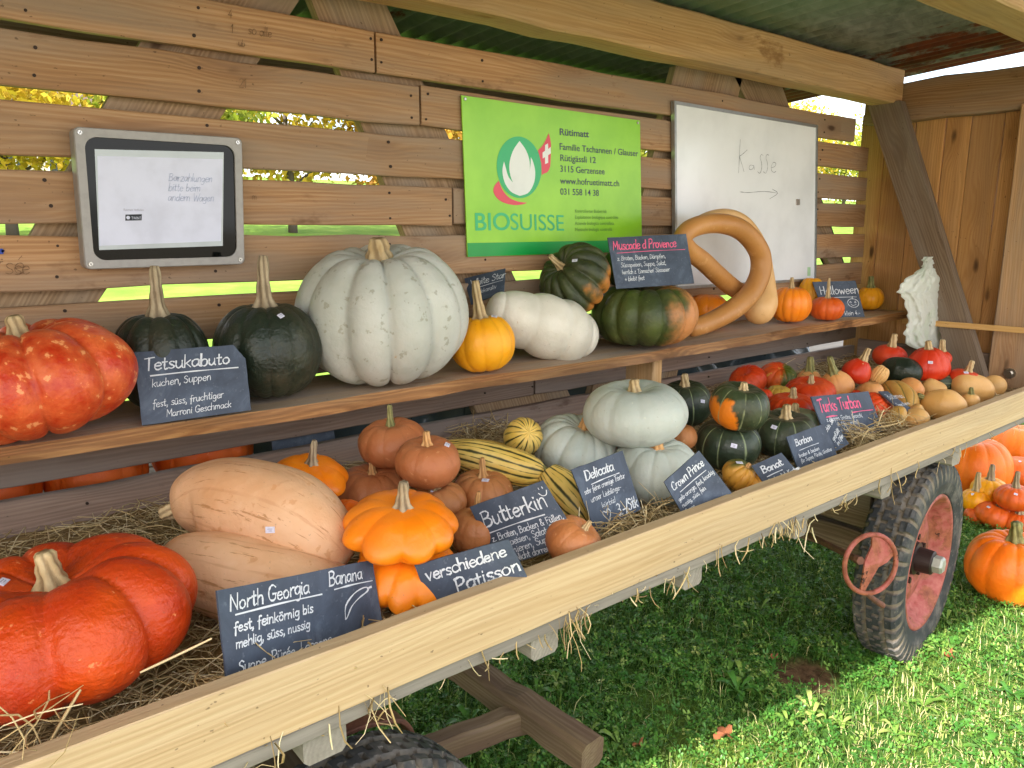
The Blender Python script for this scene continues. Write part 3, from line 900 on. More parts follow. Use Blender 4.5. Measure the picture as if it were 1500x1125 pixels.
# slim rough braces crossing behind the slats
def quad_prism(mb, pts, ext, long=0, mi=0, rnd=None):
    """prism over a quad of world points, pushed by the vector ext; wood grain along edge 'long'"""
    P = [np.array(p, float) for p in pts]; e = np.array(ext, float)
    ex = P[(long + 1) % 4] - P[long]; ex /= np.linalg.norm(ex)
    ez = e / np.linalg.norm(e); ey = np.cross(ez, ex)
    off = np.array([rng.uniform(0, 40) for _ in range(3)])
    V = P + [p + e for p in P]
    A = [tuple(np.array([p.dot(ex), p.dot(ey), p.dot(ez)]) + off) for p in V]
    r = rng.random() if rnd is None else rnd
    mb.add(V, [(0, 1, 2, 3), (7, 6, 5, 4), (0, 4, 5, 1), (1, 5, 6, 2), (2, 6, 7, 3), (3, 7, 4, 0)], A, [r] * 8, mi)
YD = YB + .036
def xz(px, py, y=YD): p = at_y(px, py, y); return p
def diag(pa, pb, wpx_a, wpx_b):
    """board behind the slats between two rows of the picture; left edge pa->pb, widths to the right in pixels"""
    a0, b0 = xz(*pa), xz(*pb); a1, b1 = xz(pa[0] + wpx_a, pa[1] + .14 * wpx_a * .5), xz(pb[0] + wpx_b, pb[1])
    d = (b0 - a0); d1 = b1 - a1
    lo = (.82 - b0[2]) / d[2]; b0, b1 = b0 + d * lo, b1 + d1 * lo
    up = (2.06 - a0[2]) / (-d[2]); a0, a1 = a0 - d * up, a1 - d1 * up
    m = MB(); quad_prism(m, [a0, b0, b1, a1], (0, .03, 0), 0)
    m.build('diagonal_brace', [W_DIAG], wagon)
diag((200, 72), (50, 335), 182, 165)
diag((500, 110), (590, 335), 118, 130)
diag((985, 118), (930, 330), 100, 110)
diag((1090, 140), (1215, 385), 62, 20)
# end wall of upright boards
mb = MB()
y = 1.93
XE = 3.765
while y > .95:
    w = rng.uniform(.105, .14)
    mb.board((XE + .011 + rng.uniform(0, .004), y - w / 2, 1.42), (0, 0, 1), (0, 1, 0), 1.2, w - .003, .022, jit=.001, mi=0)
    y -= w
y = 1.84
mb.build('end_wall', [W_END], wagon)
mb = MB()
y = 1.9
while y > .95:
    w = rng.uniform(.10, .14)
    mb.board((XL - .012, y - w / 2, 1.42), (0, 0, 1), (0, 1, 0), 1.25, w - .003, .022, jit=.001)
    y -= w
mb.build('side_wall', [W_END], wagon)
mb = MB()          # low board against the end wall, behind the squashes
mb.board((3.735, 1.43, .885), (0, 1, 0), (0, 0, 1), .80, .13, .024)
mb.build('end_skirting', [W_LOW], wagon)
# post, brace, rail, beams
mb = MB(); mb.board((3.70, 1.145, 1.37), (0, 0, 1), (0, 1, 0), 1.22, .15, .08, jit=.002, ch=.006)
post = mb.build('corner_post', [W_UP], wagon)
bp = at_x(1479, 547, 3.655)
mb = MB()
mb.tube([bp + (-.004, 0, 0), bp + (.006, 0, 0)], .022, 20); mb.tube([bp + (-.014, 0, 0), bp + (-.004, 0, 0)], .012, 6, smooth=False)
bo = mb.build('bolt', [SCREW], None); bo.parent = post; bo.location = -wagon.location
XB = 3.60
mb = MB()
q = [at_x(1270, 152, XB), at_x(1397, 548, XB), at_x(1443, 556, XB), at_x(1318, 147, XB)]
quad_prism(mb, q, (.055, 0, 0), 0)
mb.build('slanting_brace', [W_WEATH], wagon)
la, lb = at_x(1322, 470, 3.585), at_x(1512, 484, 3.585)
lb = np.array([3.585, lb[1] - .12, lb[2]])
mb = MB(); mb.bar(la, lb, .024, .012, jit=.0005, ch=.001, mi=0)
mb.build('rail', [W_LATH], wagon)
mb = MB()
mb.board((-.97, 1.755, 2.11), (1, 0, 0), (0, 0, 1), 9.27, .145, .11, jit=.003, ch=.006)
mb.build('purlin', [W_BEAM], wagon)
mb = MB()
mb.board((-.97, .93, 2.155), (1, 0, 0), (0, 0, 1), 9.27, .165, .14, jit=.003, ch=.006)
mb.build('purlin', [W_BEAM], wagon)
mb = MB()
mb.board((3.725, .95, 2.05), (0, 1, 0), (0, 0, 1), 1.86, .168, .075, jit=.004, ch=.005)
mb.build('tie_beam', [W_UP], wagon)
mb = MB()
mb.board((-.97, 2.46, 2.03), (1, 0, 0), (0, 0, 1), 9.27, .19, .11, jit=.003, ch=.005)
mb.build('purlin', [W_WEATH], wagon)

def mat_tin():
    g = G('corrugated tin')
    v = g.attr('wc')
    n1 = g.noise(v, 3.2, 6, .65); n2 = g.noise(v, 14, 5, .6, .8)
    col = g.ramp(n2, [(.3, S('56584f')), (.5, S('767870')), (.72, S('93948c'))])
    sx = g.n('SeparateXYZ'); g.set(sx.inputs[0], v)
    gr = g.m_('SUBTRACT', 1, g.step(sx.outputs[0], 2.4, 3.0))
    col = g.mix(g.m_('MULTIPLY', gr, .6), col, S('6c8c68'))  # green light bounced off the lawn, painted into the tin's colour
    rm = g.m_('ADD', g.m_('MULTIPLY', g.step(sx.outputs[0], 3.1, 3.75), .30), g.noise(g.scale(v, (2.4, 1, 1)), 2.6, 6, .7))
    rust = g.step(rm, .64, .72)
    col = g.mix(rust, col, g.ramp(n2, [(.3, S('4a2012')), (.7, S('7a3a1e'))]))
    return g.done(g.bsdf(col, .62, g.bump(n2, .2, .002), Metallic=.25))
mb = MB()
X0, X1 = -5.6, 3.95  # unseen left part lengthened to keep the sun off the display
nx = int((X1 - X0) / .0095)
V, A = [], []
ny = 18
for j in range(ny + 1):
    for i in range(nx + 1):
        x = X0 + (X1 - X0) * i / nx
        yf = min(.22, -.065 - .165 * x)  # unseen front edge, skewed to shape the roof's shadow on the grass
        yy = yf + (3.62 - yf) * j / ny
        z = 2.206 + (1.75 - yy) * .075 + .009 * math.sin(2 * PI * x / .076) + .004 * math.sin(yy * 2 + x)
        V.append((x, yy, z)); A.append((x, yy, z))
mb.add(V, [(j * (nx + 1) + i, j * (nx + 1) + i + 1, (j + 1) * (nx + 1) + i + 1, (j + 1) * (nx + 1) + i) for j in range(ny) for i in range(nx)], A)
mb.build('tin_roof', [mat_tin()], wagon, smooth=True)

# shelf with a raw front edge
mb = MB()
n = 110
V, A, Fc = [], [], []
off = (3.1, 7.7, 1.2)
for i in range(n + 1):
    x = XL + (3.62 - XL) * i / n
    wv = .010 * math.sin(x * 2.3 + .6) + .006 * math.sin(x * 7.1) + .003 * math.sin(x * 23)
    lo = .006 * math.sin(x * 5 + 1) + .004 * math.sin(x * 17)
    yf = 1.55 + wv
    for (y, z) in ((YB - .003, ZS), (yf + .012 + lo, ZS), (yf, ZS - .012), (yf + .004 + lo, ZS - .030), (YB - .003, ZS - .034)):
        V.append((x, y, z)); A.append((x + off[0], y + off[1], z + off[2]))
mi = []
for i in range(n):
    for k in range(4):
        a0 = i * 5 + k
        Fc.append((a0, a0 + 5, a0 + 6, a0 + 1)); mi.append(1 if k in (1, 2) else 0)
Fc += [(4, 3, 2, 1, 0), tuple(n * 5 + k for k in range(5))]; mi += [0, 0]
mb.add(V, Fc, A, [.8] * len(V)); mb.mi = mi
mb.build('shelf', [W_SHELF, W_BARK], wagon)
mb = MB()
pa, pb = at_y(940, 545, 1.62), at_y(962, 545, 1.62)
xm = float(pa[0]) + .06
mb.board((xm, 1.665, .955), (0, 0, 1), (1, 0, 0), .25, .045, .12, jit=.001, rnd=.9)
mb.build('shelf_support', [W_BEAM], wagon)

# bed, front board, crossbars
mb = MB()
yy = .94
while yy < 2.5:
    mb.board((1.5, yy + .07, ZB - .012), (1, 0, 0), (0, 1, 0), 6.2, .138, .028, jit=.002, step=.2)
    yy += .142
mb.build('wagon_bed', [W_BED], wagon)
mb = MB()
fx0, fx1 = -1.0, 4.4
mb.board(((fx0 + fx1) / 2, .946, .858), (1, 0, 0), (0, 0, 1), fx1 - fx0, .104, .031, jit=.0008, ch=.002, rnd=.6)
mb.build('front_board', [W_NEW], wagon)
for px, py in ((465, 1098), (785, 940), (1003, 845), (1161, 772), (1287, 722), (1392, 668), (60, 1290)):
    xx = float(at_y(px, py, .98)[0])
    mb = MB(); mb.board((xx, 1.735, .747), (0, 1, 0), (1, 0, 0), 1.55, .066, .056, jit=.003, ch=.008)
    mb.build('crossbar', [W_BED], wagon)
for yy in (1.32, 2.0):
    mb = MB(); mb.board((1.4, yy, .625), (1, 0, 0), (0, 0, 1), 5.4, .13, .09, jit=.004, ch=.008)
    mb.build('long_beam', [W_WEATH], wagon)

# ------------------------------------------------------------------ wheels
def mat_tyre():
    g = G('old tyre rubber')
    tc = g.n('TexCoord').outputs['Object']
    n1 = g.noise(tc, 9, 5, .65); n2 = g.noise(tc, 60, 4)
    col = g.mix(g.m_('MULTIPLY', g.step(n1, .44, .68), .6), S('2b2d30'), S('78716a'))
    col = g.mix(g.m_('MULTIPLY', g.step(n2, .62, .7), .4), col, S('8a7f70'))
    gv = g.attr('rnd', 'Fac')
    col = g.mix(g.m_('MULTIPLY', gv, .7), col, S('7d705e'))
    return g.done(g.bsdf(col, .72, g.bump(n2, .3, .003), Specular_IOR_Level=.35))
def mat_rim():
    g = G('faded red rim paint')
    tc = g.n('TexCoord').outputs['Object']
    n1 = g.noise(tc, 11, 6, .7, .5); n2 = g.noise(tc, 45, 4)
    col = g.ramp(n2, [(.3, S('94453f')), (.7, S('a8635a'))])
    col = g.mix(g.m_('MULTIPLY', g.step(n1, .44, .56), .9), col, g.ramp(n2, [(.3, S('6a3a28')), (.7, S('9a5c40'))]))
    col = g.mix(g.step(g.noise(tc, 16, 5, .7), .64, .68), col, S('3a2018'))
    return g.done(g.bsdf(col, .6, g.bump(n1, .25, .003), Specular_IOR_Level=.3))
def mat_rust():
    g = G('rusty iron')
    tc = g.n('TexCoord').outputs['Object']
    n1 = g.noise(tc, 20, 6, .7)
    col = g.ramp(n1, [(.3, S('3f2a20')), (.55, S('6a4030')), (.75, S('8a5a40'))])
    return g.done(g.bsdf(col, .75, g.bump(n1, .4, .003)))
TYRE, RIM, RUST = mat_tyre(), mat_rim(), mat_rust()
HUBM = plain('greasy black hub', '2a1e1c', .5, .2, n=40)
NUT = plain('weathered galvanised nut', 'a8aba2', .55, .5, n=60)

def revolve(mb, prof, n, xf, disp=None, a=None, closed=False):
    """prof: (radius, axial) pairs, axis = local -Y outward"""
    V, Bv = [], []
    m = len(prof)
    for i in range(n):
        th = 2 * PI * i / n
        for j, (r, y) in enumerate(prof):
            dr = disp(th, j) if disp else 0
            V.append(xf(((r + dr) * math.cos(th), y, (r + dr) * math.sin(th))))
            Bv.append(1.0 if dr < -.004 else 0.0)
    Fc = []
    for i in range(n):
        k = (i + 1) % n
        for j in range(m if closed else m - 1):
            q = (j + 1) % m
            Fc.append((i * m + j, i * m + q, k * m + q, k * m + j))
    mb.add(V, Fc, None, Bv)

def wheel(cx, cy, cz, Rw, steer=0.0, rot=.0, parts=True):
    c, s = math.cos(steer), math.sin(steer)
    def xf(p):
        x, y, z = p
        return (cx + x * c - y * s, cy + x * s + y * c, cz + z)
    w = .074
    hold = empty('wheel', (0, 0, 0)); hold.parent = wagon
    hold.location = Vector((cx, cy, cz)) - wagon.location
    org = (cx, cy, cz)
    def put(mb, name, mat, smooth):
        o = mb.build(name, [mat], None, smooth=smooth, origin=org)
        o.location = (0, 0, 0); o.parent = hold
        return o
    # tyre: tread zone indices have blocks
    ri = Rw * .655
    prof = [(ri, -w * .72), (ri + .012, -w * .90), (Rw * .80, -w * 1.02), (Rw * .90, -w * 1.0), (Rw * .955, -w * .93), (Rw * .985, -w * .80)]
    tread = [-.70, -.52, -.47, -.30, -.25, -.02, .02, .25, .30, .47, .52, .70]
    prof += [(Rw * (1.0 - .02 * t * t), w * t) for t in tread]
    prof += [(Rw * .985, w * .80), (Rw * .955, w * .93), (Rw * .9, w), (Rw * .8, w * 1.02), (ri + .012, w * .9), (ri, w * .72)]
    nb = 46
    def disp(th, j):
        u = (th / (2 * PI) * nb)
        if j in (3, 4, 5):
            return -.009 if (u % 1) > .62 else (.004 if j > 3 else 0)
        if 6 <= j <= 17:
            k = j - 6
            if k in (2, 3) and False: return -.010
            row = k // 2
            if k in (1, 2) or k in (9, 10): pass
            ph = (u + .5 * (row % 2)) % 1
            if row in (1, 4) and k % 2 == 0: return -.011
            return -.011 if ph > .72 else 0.0
        if j in (18, 19, 20): return -.009 if (u % 1) > .62 else 0.0
        return 0
    mb = MB(); revolve(mb, prof, 460, xf, disp); put(mb, 'tyre', TYRE, False)
    mb = MB()
    rp = [(ri + .004, -w * .70), (ri + .010, -w * .82), (ri + .002, -w * .90), (ri - .010, -w * .84), (ri - .016, -w * .60), (ri - .030, -w * .50), (ri - .034, -w * .20),
          (ri - .05, -w * .02), (ri - .075, -w * .02), (ri - .085, -w * .16), (.105, -w * .20), (.075, -w * .05), (.05, -w * .02), (.02, -w * .02)]
    revolve(mb, rp, 96, xf); put(mb, 'rim', RIM, True)
    if parts:
        mb = MB()
        revolve(mb, [(.062, -w * .0), (.058, -w * .3), (.045, -w * .34), (.042, -w * .98), (.036, -w * 1.04), (.0, -w * 1.04)], 28, xf); put(mb, 'hub', HUBM, False)
        mb = MB()
        revolve(mb, [(.031, -w * 1.02), (.031, -w * 1.36), (.025, -w * 1.46), (.0, -w * 1.48)], 6, xf); put(mb, 'hub_nut', NUT, False)
        for k in range(5):
            mb = MB()
            th = 2 * PI * k / 5 + .3
            p = np.array(xf((.082 * math.cos(th), -w * .02, .082 * math.sin(th)))); q = np.array(xf((.082 * math.cos(th), -w * .30, .082 * math.sin(th))))
            mb.tube([p, q], .011, 6, smooth=False)
            put(mb, 'wheel_bolt', HUBM, False)
WX, WY, WZ, WR = 2.72, 1.075, .345, .36
wheel(WX, WY, WZ, WR, steer=R(6))
_fx = float(at_z(562, 1083, .70)[0])
wheel(_fx, 1.10, .285, .30, steer=R(2), parts=False)
mb = MB()
mb.board((WX - .02, 1.85, .36), (0, 1, 0), (0, 0, 1), 1.4, .10, .12, jit=.003, ch=.006)
mb.build('axle_beam', [W_WEATH], wagon)
mb = MB()
mb.board((WX - .02, 1.7, .52), (0, 1, 0), (0, 0, 1), 1.0, .18, .12, jit=.004, ch=.006)
mb.build('bolster', [W_WEATH], wagon)
mb = MB()
mb.board((_fx, 1.85, .36), (0, 1, 0), (0, 0, 1), 1.4, .10, .12, jit=.003, ch=.006)
mb.build('axle_beam', [W_WEATH], wagon)
# brake handwheel
hc = at_y(1275, 826, .985)
nrm = np.array([-.42, -.90, .12]); nrm /= np.linalg.norm(nrm)
hu = np.cross(UP, nrm); hu /= np.linalg.norm(hu); hv = np.cross(nrm, hu)
HR = .083
ht = float((hc - EYE) @ FW)
HR = 44 / F * ht
def hp(a, r, o=0): return hc + (hu * math.cos(a) + hv * math.sin(a)) * r + nrm * o
mb = MB()
mb.tube([hp(2 * PI * i / 40, HR) for i in range(41)], .0075, 10, cap=False)
fan0, fan1 = R(14), R(86)
FP = [hp(R(262), HR, .0)] + [hp(fan0 + (fan1 - fan0) * t, HR * .99) for t in np.linspace(0, 1, 9)]
mid_l, mid_r = hp(R(110), HR * .28), hp(R(-20), HR * .30)
poly = [hp(R(258), HR * .96), mid_r] + FP[1:] + [mid_l, hp(R(268), HR * .96)]
ap = hp(R(252), HR * .97)
poly = [ap + hu * .006 - hv * .002, hp(R(-25), HR * .36), hp(R(-2), HR * .66)] + FP[1:] + [hp(R(84), HR * .62), hp(R(150), HR * .22), ap - hu * .007 + hv * .004]
m = len(poly)
mb.add(poly + [p - nrm * .006 for p in poly], [tuple(range(m)), tuple(reversed(range(m, 2 * m)))] + [(i, m + i, m + (i + 1) % m, (i + 1) % m) for i in range(m)])
bw = mb.build('brake_wheel', [RIM], wagon, smooth=False, origin=hc)
mb = MB()
c0 = hp(R(262), HR)
c1 = at_y(1293, 887, float(c0[1]) - .02)
mb.tube([c0, c0 * .6 + c1 * .4 + (0, 0, -.002), c1], [.008, .0085, .0095], 10)
o = mb.build('crank_handle', [RUST], None, origin=hc); o.location = (0, 0, 0); o.parent = bw
mb = MB()
s0 = hp(0, 0); s1 = at_y(1180, 782, 1.35)
s0 = hp(R(160), HR * .35, -.02)
mb.tube([s0 + nrm * .014, s0 * .97 + s1 * .03], .013, 6, smooth=False); mb.tube([s0, s1], .011, 10)
mb.build('brake_rod', [RUST], wagon)

# drawbar, bracket
mb = MB()
zd = .17
pa, pb = at_z(655, 962, zd + .05), at_z(868, 1108, zd + .02)
mb.bar(pa - (pb - pa) * .2, pb, .085, .085, wdir=UP, jit=.004, ch=.014, step=.06)
mb.build('drawbar', [W_DRAW], wagon)
mb = MB()
qa, qb = at_z(610, 1106, zd), at_z(800, 1040, zd + .02)
mb.bar(qa + (qa - qb) * 1.2, qb, .07, .06, wdir=UP, jit=.003, ch=.008, step=.06)
mb.build('drawbar_strut', [W_DRAW], wagon)
mb = MB()
br = [at_y(px, py, 1.22) for px, py in ((470, 1085), (520, 1060), (568, 1050), (585, 1052), (596, 1066), (604, 1092), (612, 1130))]
P = catmull(br, 26)
for i in range(25):
    mb.board((P[i] + P[i + 1]) / 2, P[i + 1] - P[i], (0, 1, 0), float(np.linalg.norm(P[i + 1] - P[i])) * 1.06, .045, .010, jit=0, step=1)
mb.build('iron_bracket', [RUST], wagon)

# ------------------------------------------------------------------ things hanging on the wall
FRAME = plain('light grey plastic', '9c9894', .45, n=60)
GLASS = plain('black glass front', '0b0d0c', .06, n=6, spec=.18)
PAPER = plain('white paper', 'cfd2e4', .55, n=14)
FILM = plain('clear laminating film edge', 'b4bcc0', .2, n=10)
DARKP = plain('dark print', '31343a', .8, n=200)
def rrect(w, h, r, x0=0, y0=0, n=6):
    out = []
    for cx, cy, a0 in ((w - r, r, -90), (w - r, h - r, 0), (r, h - r, 90), (r, r, 180)):
        for k in range(n + 1):
            a = R(a0 + 90 * k / n)
            out.append((x0 + cx + r * math.cos(a), y0 + cy + r * math.sin(a)))
    return out
def slab(b, mb, pts, h0, h1, inset=0.0):
    """flat plate of the outline pts between heights h0 and h1 above the sheet, front edge eased by inset"""
    m = len(pts)
    c = np.mean(pts, axis=0)
    def sh(p, k): d = np.array(p) - c; return c + d * (1 - k / np.linalg.norm(d))
    V = [b.P(*p, h0) for p in pts] + [b.P(*p, h1 - inset) for p in pts] + [b.P(*sh(p, inset), h1) for p in pts]
    Fc = [(i, (i + 1) % m, m + (i + 1) % m, m + i) for i in range(m)] + [(m + i, m + (i + 1) % m, 2 * m + (i + 1) % m, 2 * m + i) for i in range(m)]
    Fc += [tuple(range(2 * m, 3 * m)), tuple(reversed(range(m)))]
    mb.add(V, Fc)
# payment panel
q = [at_y(px, py, YB - .045) for px, py in ((107, 185), (355, 202), (359, 387), (125, 395))]
b = Board2D(q)
c = np.mean(q, axis=0)
box = empty('payment_panel', c)
tag(box, 'grey framed black glass panel with a white paper notice, screwed to the slatted wall', 'panel')
def part(mb, name, mat, parent, smooth=False, org=None):
    o = mb.build(name, [mat], None, smooth=smooth, origin=org if org is not None else c)
    o.location = (0, 0, 0); o.parent = parent
    return o
mb = MB()
W, H = b.W, b.H
o1, o2 = rrect(W, H, .012, n=8), rrect(W - .036, H - .036, .024, .018, .018, n=8)
m = len(o1)
V = [b.P(*p, -.045) for p in o1] + [b.P(*p, -.003) for p in o1] + [b.P(p[0] * .988 + W * .006, p[1] * .988 + H * .006, 0) for p in o1] + [b.P(*p, 0) for p in o2] + [b.P(*p, -.006) for p in o2]
Fc = []
for k in range(4):
    Fc += [(k * m + i, k * m + (i + 1) % m, (k + 1) * m + (i + 1) % m, (k + 1) * m + i) for i in range(m)]
Fc.append(tuple(reversed(range(m))))
mb.add(V, Fc)
fr = part(mb, 'frame', FRAME, box)
for x, y in ((.011, .011), (W - .011, .011), (W - .011, H - .011), (.011, H - .011)):
    mb = MB(); slab(b, mb, [(x + .005 * math.cos(t), y + .005 * math.sin(t)) for t in np.linspace(0, 2 * PI, 13)[:-1]], 0, .0018, .0006)
    a0 = rng.uniform(0, 1.5)
    s_ = part(mb, 'screw', SCREW, fr)
    mb = MB()
    for k in range(2):
        dx, dy = .003 * math.cos(a0 + k * PI / 2), .003 * math.sin(a0 + k * PI / 2)
        b.stroke(mb, [(x - dx, y - dy), (x + dx, y + dy)], .0011, .0021)
    mb2 = mb
    o = mb2.build('screw_slot', [DARKP], None, origin=c); o.location = (0, 0, 0); o.parent = fr
mb = MB(); slab(b, mb, rrect(W - .037, H - .037, .0235, .0185, .0185, n=8), -.012, -.0055)
part(mb, 'glass', GLASS, box)
def bilin(px, py):
    """position on the panel, in metres, of a pixel of the photograph"""
    p = on_plane(px, py, b.tl, b.n)
    u = (p - b.tl).dot((b.tr - b.tl) / np.linalg.norm(b.tr - b.tl)); v = (p - b.tl).dot((b.bl - b.tl) / np.linalg.norm(b.bl - b.tl))
    return (u, v)
film = [bilin(*p) for p in ((140, 219), (328, 228), (333, 365), (151, 367))]
pap = [bilin(*p) for p in ((144, 229), (327, 238), (330, 358), (151, 361))]
mb = MB(); slab(b, mb, film, -.0055, -.0042)
pl = part(mb, 'laminated_sleeve', FILM, box)
mb = MB(); slab(b, mb, pap, -.0040, -.0036)
part(mb, 'paper_notice', PAPER, box)
mb = MB()
for i, tx in enumerate(('Barzahlungen', 'bitte beim', 'andern Wagen')):
    x, y = bilin(249, 268 + 14.5 * i)
    b.write(mb, tx, x / W, y / H, .062, w=.0011, slope=-.02, h=None) if False else None
    k0 = rng.getstate()
    _P = b.P
    b.write(mb, tx, x / W, y / H, .058, w=.0012, slope=0.0, slant=.2, sx=.92)
for v in range(len(mb.v)): mb.v[v] = tuple(np.array(mb.v[v]) - b.n * .0038)
part(mb, 'handwriting', BLUEINK, box)
mb = MB()
tw = [bilin(*p) for p in ((188, 316), (212, 316), (212, 325), (188, 325))]
slab(b, mb, tw, -.0036, -.0032)
tb = part(mb, 'payment_badge', DARKP, box)
def text_mesh(body, size, bold=0.0, sx=1.0):
    cu = bpy.data.curves.new('text', 'FONT'); cu.body = body; cu.size = size; cu.offset = bold
    ob = bpy.data.objects.new('text', cu); COL.objects.link(ob)
    dg = bpy.context.evaluated_depsgraph_get()
    me = bpy.data.meshes.new_from_object(ob.evaluated_get(dg))
    V = [(v.co.x * sx, v.co.y) for v in me.vertices]; Fc = [tuple(p.vertices) for p in me.polygons]
    bpy.data.objects.remove(ob); bpy.data.curves.remove(cu); bpy.data.meshes.remove(me)
    return V, Fc
def put_text(b, mb, body, x, y, size, width=None, bold=0.0, sx=1.0, h=.0009, sl=0.0):
    V, Fc = text_mesh(body, size, bold, 1.0)
    wd = max(v[0] for v in V) - min(v[0] for v in V)
    s = (width / wd) if width else sx
    mb.add([b.P(x + v[0] * s, y - v[1] - sl * v[0] * s, h) for v in V], Fc)
mb = MB()
x, y = bilin(197, 323.3)
put_text(b, mb, 'TWINT', x, y, .0085, width=bilin(211, 323)[0] - x, h=-.0028)
x, y = bilin(192, 320.5)
b.poly(mb, [(x + .004 * math.cos(t), y + .004 * math.sin(t)) for t in np.linspace(0, 2 * PI, 7)[:-1]], -.0028)
o = mb.build('lettering', [PAPER], None, origin=c); o.location = (0, 0, 0); o.parent = tb
mb = MB()
x, y = bilin(185, 310.5)
put_text(b, mb, 'Rütimatt Hofladen', x, y, .007, width=bilin(214, 310)[0] - x, h=-.0032)
part(mb, 'small_print', PRINT, box)

# green farm sign
def enamel():
    g = G('green enamelled sheet')
    tc = g.n('TexCoord').outputs['Object']
    k = g.noise(tc, 7, 4)
    col = g.mix(g.step(k, .3, .75), S('84c41c'), S('96d22c'))
    return g.done(g.bsdf(col, .28, None, Specular_IOR_Level=.5))
GREEN = enamel()
GBAND = plain('darker green print', '0f9a42', .3, n=6)
LOGO_G = plain('logo green', '37b272', .35, n=6)
LOGO_W = plain('logo white', 'e4e8e4', .35, n=6)
LOGO_R = plain('logo red', 'dc4a5c', .35, n=6)
TXT = plain('anthracite print', '4a5560', .5, n=40)
q = [at_y(px, py, YB - .010) for px, py in ((676, 139.5), (937.5, 176.5), (940.5, 368), (685, 376.5))]
b = Board2D(q); c = np.mean(q, axis=0); W, H = b.W, b.H
sign = empty('farm_sign', c)
tag(sign, 'large bright green metal farm sign with white flame emblem and address', 'sign')
mb = MB(); slab(b, mb, [(0, 0), (W, 0), (W, H), (0, H)], -.004, 0)
part(mb, 'sheet', GREEN, sign)
def bl(px, py):
    best = on_plane(px, py, c, b.n); u, v = .5, .5
    for _ in range(12):      # inverse of the bilinear sheet
        p = b.P(u * W, v * H, 0); e = best - p
        ex, ey = (b.tr - b.tl), (b.bl - b.tl)
        u += e.dot(ex) / ex.dot(ex); v += e.dot(ey) / ey.dot(ey)
    return (u * W, v * H)
mb = MB()
band = [bl(684, 356), bl(940.4, 352), (W - .0005, H - .0005), (.0005, H - .0005)]
band[0] = (.0005, band[0][1]); band[1] = (W - .0005, band[0][1])
b.poly(mb, band, .0006)
part(mb, 'green_band', GBAND, sign)
ex = lambda pts: [bl(650 + x / 3.878, 110 + y / 3.878) for x, y in pts]
mb = MB()
el = [(427 + 127 * math.cos(t) + 6 * math.sin(t), 524 + 175 * math.sin(t)) for t in np.linspace(0, 2 * PI, 49)[:-1]]
b.poly(mb, ex(el), .0008); part(mb, 'emblem_oval', LOGO_G, sign)
mb = MB()
fl = catmull([(429, 374), (392, 430), (372, 500), (375, 560), (391, 610)], 16).tolist() + catmull([(391, 610), (365, 575), (352, 530), (341, 490)], 10).tolist()[1:] + \
    catmull([(341, 490), (332, 545), (345, 610), (380, 662), (430, 686)], 16).tolist()[1:] + catmull([(430, 686), (480, 668), (512, 610), (518, 545), (505, 490), (493, 466)], 18).tolist()[1:] + \
    catmull([(493, 466), (492, 505), (486, 545), (482, 570)], 8).tolist()[1:] + catmull([(482, 570), (488, 520), (482, 470), (462, 420), (429, 374)], 14).tolist()[1:-1]
b.poly(mb, ex(fl), .0012); part(mb, 'emblem_flame', LOGO_W, sign)
mb = MB()
sw = catmull([(312, 600), (286, 632), (284, 672), (320, 715), (385, 737), (440, 736), (474, 725)], 24).tolist() + catmull([(474, 725), (420, 718), (370, 695), (335, 655), (312, 600)], 16).tolist()[1:-1]
b.poly(mb, ex(sw), .0008)
fg = catmull([(534, 428), (560, 400), (580, 365), (596, 330)], 10).tolist() + catmull([(596, 330), (607, 380), (608, 440), (604, 520)], 10).tolist()[1:] + catmull([(604, 520), (590, 550), (572, 558), (556, 568)], 8).tolist()[1:] + [(553, 500)]
b.poly(mb, ex(fg), .0008); part(mb, 'emblem_red', LOGO_R, sign)
mb = MB()
b.poly(mb, ex([(574, 398), (591, 388), (592, 420), (606, 408), (607, 445), (592, 455), (592, 498), (574, 506), (574, 466), (561, 474), (560, 440), (574, 430)]), .0012)
part(mb, 'emblem_cross', LOGO_W, sign)
mb = MB()
def line(body, x0, y0, x1, y1, size, mbx, bold=0.0):
    p, q2 = bl(x0, y0), bl(x1, y1)
    sl = (p[1] - q2[1]) / (q2[0] - p[0])
    put_text(b, mbx, body, p[0], p[1], size, width=q2[0] - p[0], bold=bold, h=.0009, sl=sl)
ph = H / 230
line('BIO', 694, 337.5, 745, 336.5, 37 * ph, mb, .0009)
part(mb, 'bold_lettering', LOGO_G, sign)
mb = MB(); line('SUISSE', 747, 336.8, 825, 338.0, 37 * ph, mb, -.0012 if False else 0)
part(mb, 'thin_lettering', LOGO_G, sign)
for tx, x0, y0, x1, y1, bd in (('Rütimatt', 819, 197.5, 862, 201, .0006), ('Familie Tschannen / Glauser', 819, 219, 934, 229, .0003), ('Rütigässli 12', 820, 235.5, 872, 239, .0003),
                               ('3115 Gerzensee', 820, 251.5, 885, 255.5, .0003), ('www.hofruetimatt.ch', 820.5, 269, 907, 273, .0003), ('031 558 14 38', 820.5, 285, 877, 287, .0003)):
    mb = MB(); line(tx, x0, y0, x1, y1, 14.5 * ph, mb, bd); part(mb, 'address_lettering', TXT, sign)
mb = MB()
for i, t in enumerate(('Kontrollierter Biobetrieb', 'Exploitation biologique contrôlée', 'Azienda biologica controllata', 'Manaschi biologic controllà')):
    line(t, 842, 311.5 + 9 * i, (888, 905, 899, 896)[i], 312 + 8.7 * i, 8.2 * ph, mb)
part(mb, 'small_print', plain('grey green print', '5d8a3c', .5, n=40), sign)
